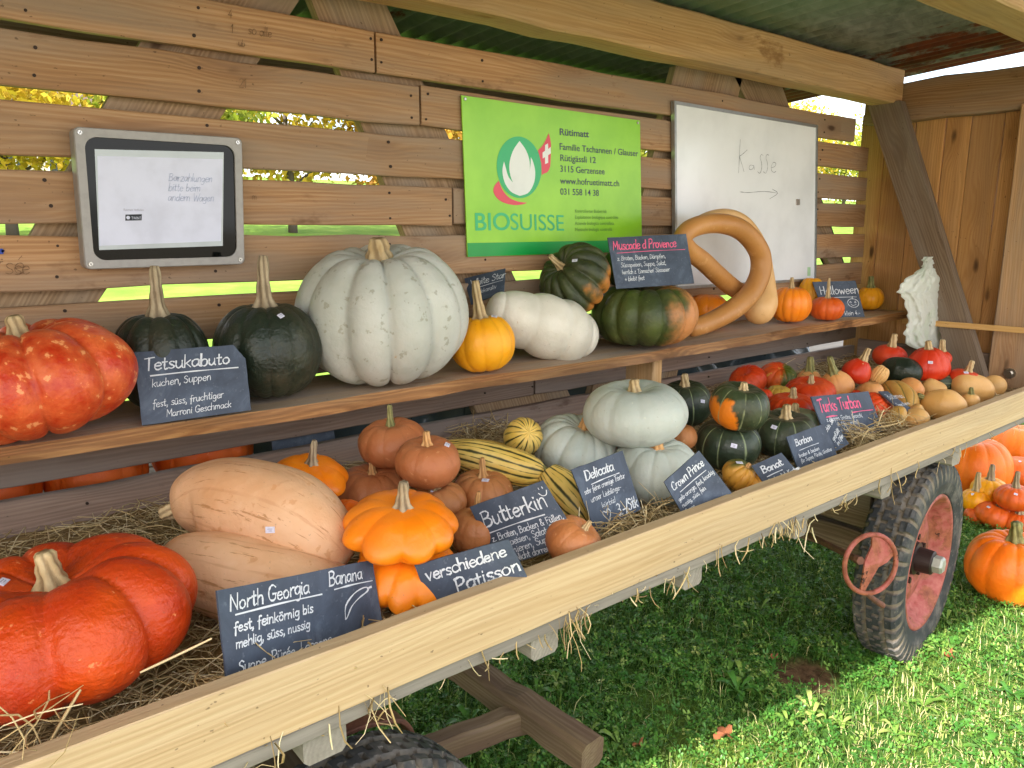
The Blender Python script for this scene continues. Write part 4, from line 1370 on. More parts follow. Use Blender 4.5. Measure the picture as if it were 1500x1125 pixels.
for px, py in ((681, 145), (934, 180)):
    x, y = bl(px, py)
    mb = MB(); slab(b, mb, [(x + .0045 * math.cos(t), y + .0045 * math.sin(t)) for t in np.linspace(0, 2 * PI, 13)[:-1]], 0, .003, .001)
    part(mb, 'screw', SCREW, sign)

# whiteboard
q = [at_y(px, py, YB - .016) for px, py in ((987, 147.5), (1197.5, 183.5), (1195, 411), (989, 424))]
b = Board2D(q); c = np.mean(q, axis=0); W, H = b.W, b.H
wb = empty('whiteboard', c)
tag(wb, 'whiteboard in thin aluminium frame with a handwritten word and arrow', 'whiteboard')
mb = MB(); slab(b, mb, [(.004, .004), (W - .004, .004), (W - .004, H - .004), (.004, H - .004)], -.010, -.002)
part(mb, 'writing_surface', plain('white enamel', 'e6e9ec', .16, n=4, spec=.5), wb)
ALU = plain('brushed aluminium', 'a3a7a8', .38, .75, n=50)
fw_ = .011
mb = MB()
for pts in ([(0, 0), (W, 0), (W - fw_, fw_), (fw_, fw_)], [(W, 0), (W, H), (W - fw_, H - fw_), (W - fw_, fw_)], [(W, H), (0, H), (fw_, H - fw_), (W - fw_, H - fw_)], [(0, H), (0, 0), (fw_, fw_), (fw_, H - fw_)]):
    slab(b, mb, pts, -.013, .003, .0012)
part(mb, 'frame', ALU, wb)
wbm = lambda px, py: bl(px, py)
mb = MB()
pw = lambda pts, w=.0022: b.stroke(mb, [wbm(960 + x / 3.516, 120 + y / 3.516) for x, y in pts], w, -.0012)
pw([(439, 297), (436, 350), (433, 410), (430, 468)]); pw([(474, 350), (455, 368), (434, 384)]); pw([(434, 384), (446, 420), (458, 462)])
pw([(508, 432), (492, 428), (484, 442), (490, 452), (504, 446), (509, 432), (511, 452)])
for dx in (0, 30):
    pw([(556 + dx, 378), (546 + dx, 374), (541 + dx, 392), (548 + dx, 415), (549 + dx, 445), (540 + dx, 470), (528 + dx, 462)])
pw([(598, 442), (616, 436), (622, 420), (610, 414), (600, 430), (600, 456), (612, 466), (622, 460)])
pw([(438, 566), (480, 570), (560, 564), (630, 572)]); pw([(604, 553), (632, 573), (590, 602)])
part(mb, 'marker_writing', INK, wb)
x, y = wbm(1169, 296.5)
mb = MB(); slab(b, mb, [(x - .014, y - .013), (x + .012, y - .014), (x + .012, y + .011), (x - .014, y + .012)], -.002, .002, .0005); part(mb, 'magnet', plain('brushed steel magnet', 'b3aca6', .35, .6, n=90), wb)
x, y = wbm(1185.5, 398)
mb = MB(); slab(b, mb, [(x - .012, y - .02), (x + .012, y - .021), (x + .012, y + .018), (x - .012, y + .019)], -.002, -.001); part(mb, 'green_sticker', plain('pale green sticker', 'a9d0a4', .5, n=60), wb)

# pencil and pen marks on the slats
class FlatWall(Board2D):
    pass
q = [(0, YB - .0035, 2.0), (4, YB - .0035, 2.0), (4, YB - .0035, .9), (0, YB - .0035, .9)]
b = Board2D(q)
def wr(tx, px, py, s, slant=.1):
    p = at_y(px, py, YB); mb = MB()
    b.write(mb, tx, p[0] / b.W, (2.0 - p[2]) / b.H, s / b.H, w=.0016, slant=slant)
    mb.build('pencil_mark', [PENCIL], wagon)
wr('sé', 6, 402, .036); wr('se', 20, 402, .03); wr('21', 349, 128, .02); wr('(4)', 333, 26, .018); wr('71', 337, 48, .018); wr('so alle', 362, 50, .020); wr('ub', 348, 68, .014); wr('m', 368, 292, .014)
mb = MB(); p = at_y(1, 368, YB)
b.stroke(mb, [(p[0] + .003 * math.cos(t), 2.0 - p[2] + .003 * math.sin(t)) for t in np.linspace(0, 6, 8)], .006)
mb.build('blue_paint_dot', [plain('blue paint', '1f3f9a', .5)], wagon)

# ------------------------------------------------------------------ pumpkins on the shelf
GS, GB_, GG = 'pumpkins on the shelf', 'squashes in the wagon bed', 'orange pumpkins on the ground'
pk('pumpkin', 'huge glossy orange-red mottled pumpkin at the left end of the shelf', 'mottled', 48, 553, 330, y=1.635, zs=ZS, ax=(-.12, 1, .10), spin=.5, ribs=(9, .15), dt=.22, powr=.45,
   stem=(.045, .016, (.02, .02, .02)), group=GS, lump=.05)
pk('pumpkin', 'dark green pumpkin with slanting brown stem standing behind the Tetsukabuto slate', 'darkgreen', 237, 528, 146, y=1.70, zs=ZS, ribs=(11, .07), spin=.2, stem=(.105, .012, (.03, .01, .0), ST_GREY), group=GS, a=.82)
pk('pumpkin', 'round dark green pumpkin with tall stem, right of the Tetsukabuto slate', 'darkgreen', 392, 512, 162, y=1.665, zs=ZS, ribs=(11, .06), spin=.9, stem=(.115, .013, (.03, 0, 0), ST_GREY), stickers=[(411, 463)], group=GS, a=.85)
pk('pumpkin', 'biggest pale grey pumpkin with deep ribs in the middle of the shelf', 'palegrey', 560, 459, 256, y=1.665, zs=ZS, ax=(0, 1, .16), ribs=(11, .13), spin=.25, dt=.18, powr=.42, stem=(.05, .026, (0, 0, .01), ST_TAN), group=GS, lump=.03, a=.82)
pk('pumpkin', 'yellow-orange pumpkin with tall frayed stem leaning on the big grey one', 'yellow', 707, 503, 97, y=1.61, zs=ZS, ax=(-.1, 1, 0), ribs=(10, .06), spin=.3, stem=(.10, .012, (-.015, .02, 0), ST_TAN), stickers=[(724, 464)], group=GS, a=.85)
pts = [at_y(712, 452, 1.72), at_y(745, 462, 1.69), at_y(795, 478, 1.66), at_y(835, 488, 1.65), at_y(866, 493, 1.645)]
def pathr(pxr, pts):
    return [r / F * float((p - EYE) @ FW) for r, p in zip(pxr, pts)]
o = long_squash('squash', 'long knobbly cream white squash lying across the shelf', 'white', pts, pathr([34, 41, 47, 46, 37], pts), n=0, group=GS, lump=.045, env=3.6, knobs=(4.6, .11), m=150, seg=72)
pk('pumpkin', 'dark green and orange ribbed pumpkin tipped on its side behind the white squash', 'muscade2', 842, 409, 112, k=.82, y=1.72, ax=(-.62, .55, .45), spin=1.2, ribs=(13, .16), dt=.25, powr=.45, stem=(.055, .009, (-.01, .05, .02), ST_TAN), stickers=[(842, 382)], group=GS)
pk('pumpkin', 'wide green pumpkin turning orange at its right, under the Muscade slate', 'muscade', 943, 461, 160, y=1.64, zs=ZS, ribs=(13, .13), spin=.4, dt=.2, powr=.4, group=GS, a=.7)
pk('pumpkin', 'brownish green pumpkin mostly hidden behind the Muscade slate', 'muscade', 918, 392, 76, k=.8, y=1.74, ribs=(12, .10), spin=2.4, group=GS)
# pretzel-shaped neck squashes
def pxpath(px, f=1.0, o=(0, 0)): return [at_y(o[0] + x / f, o[1] + y / f, yy) for x, y, yy in px]
PA = pxpath([(545, 585, 1.675), (470, 545, 1.67), (380, 470, 1.66), (290, 385, 1.645), (205, 320, 1.63), (165, 255, 1.62), (205, 195, 1.615), (300, 160, 1.615), (410, 157, 1.61), (510, 188, 1.605), (590, 258, 1.60),
             (640, 350, 1.595), (640, 460, 1.59), (590, 570, 1.59), (500, 660, 1.59), (380, 735, 1.595), (260, 785, 1.60), (190, 800, 1.61)], 4.1667, (960, 290))
long_squash('pretzel_squash', 'brown-orange neck squash curled like a pretzel in front of the whiteboard', 'trombe', PA, pathr([12, 13, 13.5, 13.8, 13.8, 13.8, 14, 14.3, 14.6, 14.8, 14.8, 15, 15, 15, 15, 14.5, 13.5, 12], PA), m=130, seg=36, group=GS, lump=.012)
PB = pxpath([(150, 270, 1.685), (215, 185, 1.695), (325, 125, 1.70), (430, 110, 1.70), (525, 145, 1.695), (600, 235, 1.69), (645, 350, 1.685), (660, 470, 1.68), (658, 570, 1.67), (645, 650, 1.66), (600, 748, 1.65)], 4.1667, (960, 290))
long_squash('pretzel_squash', 'paler tan neck squash with thick round end, looped behind the pretzel-shaped one', 'trombe2', PB, pathr([9, 9.5, 10, 10.5, 11, 11.5, 13, 15, 19, 23, 20], PB), m=110, seg=36, group=GS, lump=.015)
pk('pumpkin', 'small orange pumpkin seen through the loop of the pretzel squash', 'orange', 1037, 455, 62, y=1.785, zs=ZS, ribs=(10, .05), group=GS)
pk('pumpkin', 'orange-yellow pumpkin with curved stem just right of the pretzel squash', 'orange', 1158, 446, 63, y=1.67, zs=ZS, ribs=(11, .06), spin=.3, stem=(.045, .008, (-.055, .0, 0), ST_TAN), group=GS, a=.82)
pk('pumpkin', 'small red-orange flat pumpkin in front of the Halloween slate', 'rust', 1211, 452, 53, y=1.615, zs=ZS, ribs=(11, .05), spin=.7, stem=(.085, .006, (.005, .0, 0), ST_TAN), group=GS, a=.82)
pk('pumpkin', 'yellow pumpkin half hidden at the left behind the Halloween slate', 'yellow', 1188, 433, 42, y=1.785, zs=ZS, ribs=(10, .05), group=GS)
pk('pumpkin', 'yellow round pumpkin with short thick dark stem at the right end of the shelf', 'yellow', 1274, 437, 43, y=1.70, zs=ZS, ribs=(10, .05), stem=(.055, .013, (-.02, .01, 0), ST_GRN), group=GS, a=.85)

# ------------------------------------------------------------------ squashes in the bed
pk('pumpkin', 'giant glossy deep orange-red pumpkin in the straw at the near left of the bed', 'rouge', 92, 908, 432, k=.55, zs=.852, ax=(-.10, 1, .05), spin=.28, ribs=(9, .17), dt=.24, powr=.42, stem=(.05, .015, (-.02, .0, .0), ST_TAN), stickers=[(4, 853)], group=GB_, lump=.05, a=.8)
pts = [at_y(252, 748, 1.44), at_y(300, 735, 1.42), at_y(355, 742, 1.37), at_y(420, 765, 1.30), at_y(470, 795, 1.24), at_y(508, 825, 1.20)]
long_squash('banana_squash', 'long pale pink-orange banana squash lying on top of another', 'banana', pts, pathr([62, 66, 72, 76, 70, 60], pts), n=8, depth=.02, group=GB_, env=2.8, stem=(0, .022, .014, (0, 0, 0), ST_TAN), stickers=[(396, 776)], lump=.02)
pts = [at_y(240, 812, 1.36), at_y(290, 830, 1.31), at_y(360, 850, 1.25), at_y(430, 865, 1.20), at_y(500, 876, 1.17), at_y(574, 878, 1.13)]
long_squash('banana_squash', 'lower pink-orange banana squash half hidden by the North Georgia slate', 'banana', pts, pathr([56, 62, 64, 62, 54, 46], pts), n=8, depth=.02, group=GB_, lump=.02, env=3)
pk('pattypan_squash', 'small flat orange pattypan with thin stem against the back slats', 'patisson', 455, 697, 116, k=.40, zs=.95, ax=(.20, 1, .18), spin=.5, ribs=(8, .30), kind='scallop', dt=.04, stem=(.055, .007, (-.01, .0, 0), ST_GREY), group=GB_)
pk('pattypan_squash', 'big bright orange scalloped pattypan in the middle of the heap', 'patisson', 588, 768, 166, k=.44, zs=.925, ax=(.12, 1, .22), spin=.3, ribs=(9, .28), kind='scallop', dt=.06, stem=(.05, .010, (-.02, .01, 0), ST_GREY), group=GB_)
pk('pattypan_squash', 'orange pattypan with upright stem behind the Patisson slate', 'patisson', 597, 834, 154, k=.50, zs=.835, ax=(.15, 1, .30), spin=.6, ribs=(9, .26), kind='scallop', dt=.06, stem=(.055, .008, (.005, .0, 0), ST_GREY), group=GB_)
pk('pattypan_squash', 'darker orange pattypan wedged between banana squash and the other pattypans', 'patisson2', 500, 756, 70, k=.6, zs=.93, ax=(-.3, 1, .1), ribs=(8, .2), kind='scallop', stickers=[(494, 742)], group=GB_)
pk('pattypan_squash', 'deep orange pattypan at the bottom of the heap in shade', 'patisson2', 560, 838, 90, k=.6, zs=.83, ribs=(8, .2), kind='scallop', group=GB_)
GK = 'brown-orange pumpkins in a heap'
pk('pumpkin', 'brown-orange pumpkin with curled stem on top of the heap by the slats', 'butterkin', 575, 648, 102, k=.68, zs=.965, ax=(-.05, 1, .15), ribs=(10, .04), spin=.2, stem=(.05, .006, (.05, .02, 0), ST_GRN), stickers=[(573, 621)], group=GK, a=.85)
pk('pumpkin', 'brown-orange pumpkin with short blunt stem on top of the heap', 'butterkin', 627, 677, 97, k=.74, zs=.955, ax=(0, 1, .2), ribs=(9, .03), spin=.2, stem=(.032, .008, (0, 0, 0), ST_ORG), stickers=[(655, 652)], group=GK, a=.85)
pk('pumpkin', 'brown-orange pumpkin low in the heap beside the small pattypan', 'butterkin', 545, 722, 112, k=.72, zs=.85, ax=(.05, 1, .1), ribs=(11, .05), stem=(.03, .007, (0, 0, 0), ST_ORG), group=GK, a=.85)
pk('pumpkin', 'brown-orange pumpkin with pale stem just behind the big pattypan', 'butterkin2', 641, 737, 86, k=.68, zs=.87, ax=(-.15, 1, .1), ribs=(11, .06), stem=(.045, .008, (-.01, .01, 0), ST_TAN), stickers=[(634, 720)], group=GK, a=.85)
pk('pumpkin', 'brown-orange ribbed pumpkin right behind the Butterkin slate', 'butterkin2', 707, 722, 92, k=.74, zs=.85, ax=(0, 1, .12), ribs=(11, .05), stem=(.045, .007, (.01, .01, 0), ST_ORG), stickers=[(711, 704)], group=GK, a=.85)
pk('pumpkin', 'tan-orange pumpkin between the big pattypan and the Butterkin slate', 'butterkin2', 695, 778, 78, k=.85, zs=.84, ax=(.1, 1, .1), ribs=(9, .03), stem=(.05, .006, (.03, .02, .02), ST_ORG), group=GK, a=.85)
pk('pumpkin', 'small tan-orange pumpkin on its side against the front board', 'butterkin2', 840, 795, 88, k=.8, zs=.84, ax=(.5, .75, .1), ribs=(9, .03), stem=(.02, .005, (0, 0, 0), ST_TAN), group=GK, a=.85)
pk('pumpkin', 'brown-orange pumpkin peeping out at the right edge of the Butterkin slate', 'butterkin', 808, 748, 50, k=.8, zs=.84, ribs=(9, .03), group=GK)
GD = 'striped yellow squashes'
pts = [at_y(662, 664, 1.44), at_y(690, 668, 1.40), at_y(730, 677, 1.35), at_y(770, 688, 1.30), at_y(800, 694, 1.27)]
pts2 = [p + np.array([-.03, .10, .028]) for p in pts]
long_squash('striped_squash', 'long yellow squash with dark green stripes in front of the round-ended one', 'delicata', pts, pathr([16, 24, 27, 25, 13], pts), n=10, depth=.05, group=GD, stem=(1, .012, .006, (0, 0, 0), ST_GRN))
long_squash('striped_squash', 'long striped yellow squash lying behind another long one', 'delicata', [at_y(650, 658, 1.58), at_y(690, 662, 1.54), at_y(730, 668, 1.5), at_y(775, 675, 1.46)], pathr([14, 20, 21, 15], [at_y(650, 658, 1.58), at_y(690, 662, 1.54), at_y(730, 668, 1.5), at_y(775, 675, 1.46)]), n=10, depth=.05, group=GD)
pk('striped_squash', 'round-ended yellow squash with thin dark stripes seen end on', 'delicata', 766, 640, 57, k=1.15, zs=.935, ax=(.25, .45, .85), ribs=(10, .05), dt=.06, group=GD, cat='squash')
pts = [at_y(800, 690, 1.26), at_y(822, 715, 1.22), at_y(845, 745, 1.17), at_y(862, 768, 1.13)]
long_squash('striped_squash', 'striped yellow squash pointing down behind the Delicata slate', 'delicata', pts, pathr([16, 30, 29, 14], pts), n=10, depth=.05, group=GD, stem=(0, .015, .007, (0, 0, 0), ST_GRN))
GC = 'blue-grey pumpkins'
pk('pumpkin', 'smooth pale blue-grey pumpkin resting on top of two others', 'crown', 930, 605, 154, k=.60, zs=.965, ax=(-.05, 1, .05), ribs=(11, .03), stem=(.03, .013, (0, 0, 0), ST_TAN), group=GC, a=.78)
pk('pumpkin', 'blue-grey ribbed pumpkin at the back left under the top one', 'crown', 847, 658, 136, k=.66, zs=.85, ax=(.25, 1, .15), ribs=(14, .07), spin=.3, stem=(.035, .013, (0, .01, 0), ST_ORG), group=GC, a=.8)
pk('pumpkin', 'blue-grey pumpkin with tan stem behind the Delicata and Crown Prince slates', 'crown', 960, 688, 134, k=.70, zs=.835, ax=(.02, 1, .15), ribs=(12, .05), spin=.5, stem=(.035, .012, (.01, .0, 0), ST_ORG), group=GC, a=.8)
pk('pumpkin', 'small tan-orange pumpkin squeezed behind the blue-grey pumpkins', 'butterkin2', 1000, 640, 44, k=.9, zs=.90, ribs=(9, .04), group=GK)
GU = 'dark green pale-striped pumpkins'
pk('pumpkin', 'dark green pumpkin with sticker, rear left of its kind against the slats', 'buttercup', 1004, 590, 80, k=.85, zs=.85, ax=(-.1, 1, .15), ribs=(9, .03), stem=(.04, .012, (-.02, .02, 0), ST_TAN), stickers=[(1029, 588)], group=GU, a=.8)
pk('pumpkin', 'green pumpkin with an orange patch lying on top of two dark ones', 'buttercup_o', 1083, 595, 90, k=.78, zs=.965, ax=(.1, 1, .18), ribs=(9, .03), spin=.3, stem=(.02, .010, (0, 0, 0), ST_TAN), group=GU, a=.7)
pk('pumpkin', 'dark green pumpkin with thick curved tan stem, in front of its kind', 'buttercup', 1066, 650, 98, k=.76, zs=.845, ax=(-.02, 1, .15), ribs=(9, .03), spin=.1, stem=(.05, .014, (.04, .02, 0), ST_TAN), stickers=[(1075, 653)], group=GU, a=.72)
pk('pumpkin', 'dark green pumpkin with orange fleck, behind the Bonbon slate', 'buttercup', 1148, 636, 102, k=.68, zs=.845, ax=(0, 1, .1), ribs=(9, .03), spin=.6, stem=(.04, .013, (.03, .015, 0), ST_TAN), stickers=[(1134, 626)], group=GU, a=.66)
pk('pumpkin', 'grey-green flattened pumpkin behind the one with the orange fleck', 'buttercup_p', 1163, 620, 86, k=.55, zs=.86, ribs=(9, .03), stem=(.03, .011, (0, 0, 0), ST_TAN), stickers=[(1183, 616)], group=GU, a=.75)
pk('pumpkin', 'small orange and green ribbed pumpkin between the Crown Prince and Banat slates', 'banat', 1083, 696, 54, k=.85, zs=.84, ax=(.45, .75, .3), ribs=(9, .12), spin=1, stem=(.012, .006, (0, 0, 0), ST_ORG), stickers=[(1083, 678)], group=GB_)
pk('pumpkin', 'small green and yellow pumpkin half under the Banat slate', 'banat', 1108, 706, 38, k=.8, zs=.84, ax=(-.3, .8, .1), ribs=(9, .10), spin=2.5, group=GB_)
GT = 'red turban squashes'
pk('turban_squash', 'plain red ribbed squash leaning on the slats, left of the patchy one', 'turban', 1095, 558, 58, k=.75, zs=.86, ax=(-.4, .8, .3), ribs=(14, .04), group=GT)
pk('turban_squash', 'red squash with green and yellow patches against the slats', 'turban_g', 1140, 552, 58, k=.7, zs=.87, ax=(.1, 1, .4), ribs=(12, .08), group=GT)
pk('turban_squash', 'small yellow-green squash with pale corky cap behind the red ones', 'turban_y', 1141, 577, 40, k=.65, zs=.90, ax=(0, 1, .1), ribs=(10, .08), group=GT)
pk('turban_squash', 'red flat squash with pale flecks and tan stem, rear one of the pair', 'turban', 1187, 572, 76, k=.5, zs=.89, ax=(-.1, 1, .2), ribs=(14, .05), stem=(.03, .009, (.02, .01, 0), ST_TAN), group=GT)
pk('turban_squash', 'red-orange flat squash with curled pale stem, just left of the Turks Turban slate', 'turban', 1160, 594, 74, k=.5, zs=.885, ax=(0, 1, .1), ribs=(14, .05), stem=(.035, .010, (-.04, .01, 0), ST_TAN), group=GT)
pk('turban_squash', 'pinkish red squash with grey cap squeezed behind the orange-patched green one', 'turban', 1117, 580, 30, k=.8, zs=.90, ribs=(10, .06), group=GT)
pk('turban_squash', 'orange squash with pale stripes, right behind the Turks Turban slate', 'turban', 1283, 600, 62, k=.78, zs=.845, ax=(.55, .7, .3), ribs=(14, .05), spin=1, group=GT)
pk('turban_squash', 'red squash showing only its top over the Turks Turban slate', 'turban', 1258, 585, 44, k=.7, zs=.86, ribs=(12, .05), group=GT)
GN = 'tan squashes at the far end of the bed'
def nut(label, px, ys, rs, mat='butternut', stem=None, n=0, depth=0.0, name='butternut_squash'):
    pts = [at_y(x, y, yy) for (x, y), yy in zip(px, ys)]
    return long_squash(name, label, mat, pts, pathr([q * 1.12 for q in rs], pts), n=n, depth=depth, group=GN, stem=stem, lump=.02, m=56, seg=36, env=3.4)
pk('butternut_squash', 'tan squash with thick grey-green stem standing against the slats', 'butternut_o', 1185, 556, 37, k=.85, zs=.91, ribs=(8, .05), stem=(.055, .013, (.0, .0, 0), ST_GRN), group=GN, cat='squash')
pk('butternut_squash', 'tan squash narrowing to a thick stem, second from the left at the slats', 'butternut_o', 1224, 562, 52, k=.85, zs=.895, ax=(-.35, .9, .2), ribs=(8, .04), stem=(.07, .012, (.0, .0, 0), ST_GRN), group=GN, cat='squash', egg=-.28)
GR_ = 'red hooded squashes'
pk('red_squash', 'orange-red pear-shaped squash with curved stem, left of its kind', 'kuri', 1256, 543, 44, k=.95, zs=.93, ax=(.35, .9, .1), ribs=(9, .02), stem=(.05, .011, (-.03, .02, 0), ST_TAN), group=GR_, cat='squash', egg=-.22)
pk('red_squash', 'red squash with long curved stem behind the long dark green one', 'kuri', 1303, 522, 54, k=.72, zs=.95, ax=(.1, 1, .1), ribs=(9, .03), stem=(.055, .012, (-.05, .0, .02), ST_TAN), group=GR_, cat='squash')
pk('red_squash', 'largest red squash under the hanging bag, pointed at the top', 'kuri', 1359, 533, 68, k=.86, zs=.92, ax=(-.08, 1, .05), ribs=(9, .03), stem=(.035, .012, (-.03, .0, 0), ST_TAN), stickers=[(1363, 531)], group=GR_, cat='squash', egg=-.20)
pk('red_squash', 'red squash tucked behind the largest red one', 'kuri', 1378, 525, 34, k=.8, zs=.95, ribs=(9, .03), stem=(.05, .011, (-.02, .0, 0), ST_TAN), group=GR_, cat='squash')
pk('red_squash', 'flat red squash with sticker in front of the slanting brace', 'kuri', 1414, 555, 52, k=.62, zs=.90, ax=(.2, 1, .1), ribs=(9, .03), stem=(.045, .010, (.01, .02, 0), ST_TAN), stickers=[(1415, 546)], group=GR_, cat='squash')
nut('long smooth dark green squash lying across the heap', [(1292, 538), (1308, 541), (1330, 545), (1350, 550)], [1.33, 1.3, 1.25, 1.2], [13, 17, 17.5, 13], 'darkgreen', name='green_squash')
nut('small dark green striped squash between red and tan ones', [(1366, 560), (1380, 560), (1398, 562)], [1.2, 1.17, 1.14], [9, 12, 11], 'buttercup', n=8, depth=.04, name='green_squash')
pk('warty_squash', 'pale warty tan squash left of the long dark green one', 'butternut', 1288, 549, 26, k=1.3, zs=.93, ax=(.5, .8, 0), ribs=(14, .12), lump=.12, group=GN, cat='squash')
nut('pale tan ringed squash behind the warm tan one', [(1258, 576), (1270, 569), (1286, 570), (1292, 580)], [1.33, 1.33, 1.3, 1.27], [8, 10, 10.5, 9])
pk('butternut_squash', 'warm tan round squash above the Turks Turban slate', 'butternut_o', 1277, 572, 36, k=.8, zs=.91, ribs=(9, .03), group=GN, cat='squash')
nut('tan squash streaked with green lying behind the tilted small slate', [(1300, 565), (1312, 577), (1324, 591), (1332, 604)], [1.27, 1.22, 1.17, 1.12], [13, 19, 20, 15], 'striped_tan', n=9, depth=.06)
nut('tan squash between the streaked and the dark green ones', [(1322, 563), (1334, 569), (1344, 580)], [1.24, 1.2, 1.16], [10, 14, 12], 'butternut_o')
nut('tan squash with green tip in the middle of the tan ones', [(1352, 560), (1366, 570), (1384, 580)], [1.2, 1.17, 1.13], [11, 13, 13])
nut('largest tan squash lying with its blossom end to the right', [(1352, 582), (1368, 590), (1390, 596), (1411, 600)], [1.12, 1.09, 1.05, 1.02], [14, 20, 22, 16], stem=(0, .02, .009, (0, 0, 0), ST_GRN))
nut('long tan squash lying at the back right under the red one', [(1398, 562), (1412, 564), (1432, 572), (1450, 580)], [1.12, 1.10, 1.07, 1.04], [14, 17, 20, 17])
nut('tan squash at the far right end of the bed', [(1438, 560), (1454, 567), (1471, 576)], [1.15, 1.11, 1.07], [11, 16, 13])
pk('butternut_squash', 'small tan squash with upright stem against the front board', 'butternut', 1421, 587, 30, k=.9, zs=.86, ribs=(8, .03), stem=(.025, .008, (.005, .0, 0), ST_GRN), group=GN, cat='squash')
pk('butternut_squash', 'round tan squash alone against the front board', 'butternut', 1341, 615, 44, k=.85, zs=.845, ax=(-.5, .7, .2), ribs=(0, 0), dt=.02, db=.02, group=GN, cat='squash')
nut('dull tan squash low down beside the orange striped one', [(1300, 606), (1312, 612), (1324, 618)], [1.09, 1.07, 1.05], [12, 17, 12], 'striped_tan')
nut('thin tan squash neck under the tilted small slate', [(1338, 594), (1343, 602), (1347, 612)], [1.1, 1.09, 1.08], [8, 9, 9])

# ------------------------------------------------------------------ pumpkins on the grass, beyond the wheel
pk('pumpkin', 'big orange pumpkin with thick green-brown stem on the grass beside the wheel', 'field', 1482, 831, 146, k=.84, zs=-.005, ax=(-.04, 1, .06), ribs=(12, .05), spin=.3, stem=(.085, .022, (-.045, .0, 0), ST_GRN), group=GG, a=.78)
pk('pumpkin', 'very large smooth orange pumpkin standing farther back under the bed', 'field', 1427, 686, 116, k=.98, zs=-.005, ribs=(12, .04), spin=.2, group=GG, a=.8)
pk('pumpkin', 'large orange pumpkin at the very right, behind the dark orange one', 'field', 1494, 658, 92, k=.95, zs=.0, ribs=(12, .04), group=GG, a=.8)
pk('pumpkin', 'dark orange pumpkin with sticker at the right edge', 'field_d', 1494, 692, 66, k=.85, zs=.03, ribs=(12, .04), stickers=[(1494, 676)], group=GG)
pk('pumpkin', 'yellow-orange small pumpkin with tall grey stem, back one of two', 'yellow', 1449, 718, 60, k=.75, zs=.09, ribs=(10, .05), stem=(.085, .014, (.01, .0, 0), ST_GREY), group=GG)
pk('pumpkin', 'yellow-orange small pumpkin with pale stem beside the tyre', 'yellow', 1429, 733, 48, k=.85, zs=.05, ribs=(10, .05), stem=(.10, .014, (-.01, .0, 0), ST_TAN), stickers=[(1425, 724)], group=GG)
pk('pumpkin', 'small yellow pumpkin squeezed between the red-orange ones', 'yellow', 1460, 734, 40, k=.8, zs=.04, ribs=(10, .05), group=GG)
pk('pumpkin', 'red-orange pumpkin with pale stem in the row of small ones', 'field_d', 1486, 729, 64, k=.72, zs=.11, ribs=(12, .05), stem=(.085, .012, (.005, .0, 0), ST_GREY), stickers=[(1488, 724)], group=GG)
pk('pumpkin', 'flat red-orange pumpkin lying behind the big stemmed one', 'field_d', 1457, 755, 66, k=.66, zs=-.0, ax=(.3, 1, .1), ribs=(12, .05), stem=(.05, .012, (-.01, .0, 0), ST_GREY), stickers=[(1448, 743)], group=GG)
pk('pumpkin', 'red-orange pumpkin with bent stem close behind the big stemmed one', 'field_d', 1492, 766, 54, k=.75, zs=.0, ribs=(12, .05), stem=(.075, .012, (-.03, .02, 0), ST_GREY), group=GG)
pk('pumpkin', 'small orange pumpkin half hidden by the tyre edge', 'field_d', 1428, 755, 34, k=.9, zs=0, ribs=(10, .05), group=GG)

# pumpkins stacked behind the slatted wall, seen through its lowest gap
for i, (x, z, r, lb) in enumerate(((.62, .93, .13, 'orange pumpkin behind the slats, seen through the gap at the left'), (.36, .93, .12, 'dark orange pumpkin behind the slats, at the far left of the gap'), (.12, .92, .13, 'orange pumpkin behind the slats by the brace'))):
    V, Fc, rib, ring, rib2, zt = round_grid(.9, 10, .06, seed=90 + i)
    o = skin_object('pumpkin', V * r, Fc, rib, ring, rib2, M['field_d'], (x, 2.06, .80 + r * .88))
    tag(o, lb, 'pumpkin', 'pumpkins behind the slats')
    add_stem(o, np.array([0, 0, zt * r - .008]), np.array([0, 0, 1.0]), .05, .012, mat=ST_GRN)
mb = MB()
p0, p1 = at_y(396, 630, 1.93), at_y(488, 628, 1.93)
mb.board((p0 + p1) / 2 + (0, 0, -.012), (1, 0, 0), (0, .25, 1), float(p1[0] - p0[0]), .085, .004, jit=0, ch=.001)
o = mb.build('slate_sign', [SLATE], None, origin=(p0 + p1) / 2)
tag(o, 'small slate standing behind the slats, seen through the gap beside the small pattypan', 'sign', 'slate price signs')
b = Board2D([(p0[0], 1.922, p0[2] + .035), (p1[0], 1.922, p0[2] + .035), (p1[0], 1.944, p0[2] - .06), (p0[0], 1.944, p0[2] - .06)])
mb = MB(); b.write(mb, 'Kürbis', .12, .34, .26, w=.002); b.write(mb, 'e', .6, .42, .2, w=.002); b.write(mb, 'en', .75, .36, .2, w=.002)
finish_writing(o, mb, CHALK)
def mat_sheet(name, c, tr):
    g = G(name)
    tc = g.n('TexCoord').outputs['Object']
    k = g.noise(tc, 12, 4)
    d = g.bsdf(S(c), .25, g.bump(k, .3, .01), Specular_IOR_Level=.5)
    t = g.n('BsdfTranslucent', {'Color': S(c)})
    mx = g.n('MixShader', {0: tr}); g.set(mx.inputs[1], d.outputs[0]); g.set(mx.inputs[2], t.outputs[0])
    return g.done(mx)
mb = MB()
nx, nz = 90, 14
V = []
for j in range(nz + 1):
    for i in range(nx + 1):
        x = .75 + 2.9 * i / nx; z = .80 + .22 * j / nz
        yv = 2.02 + .05 * math.sin(x * 9 + z * 14) + .03 * math.sin(x * 23 - z * 31) + .02 * math.sin(x * 47)
        V.append((x, yv, z + .015 * math.sin(x * 13)))
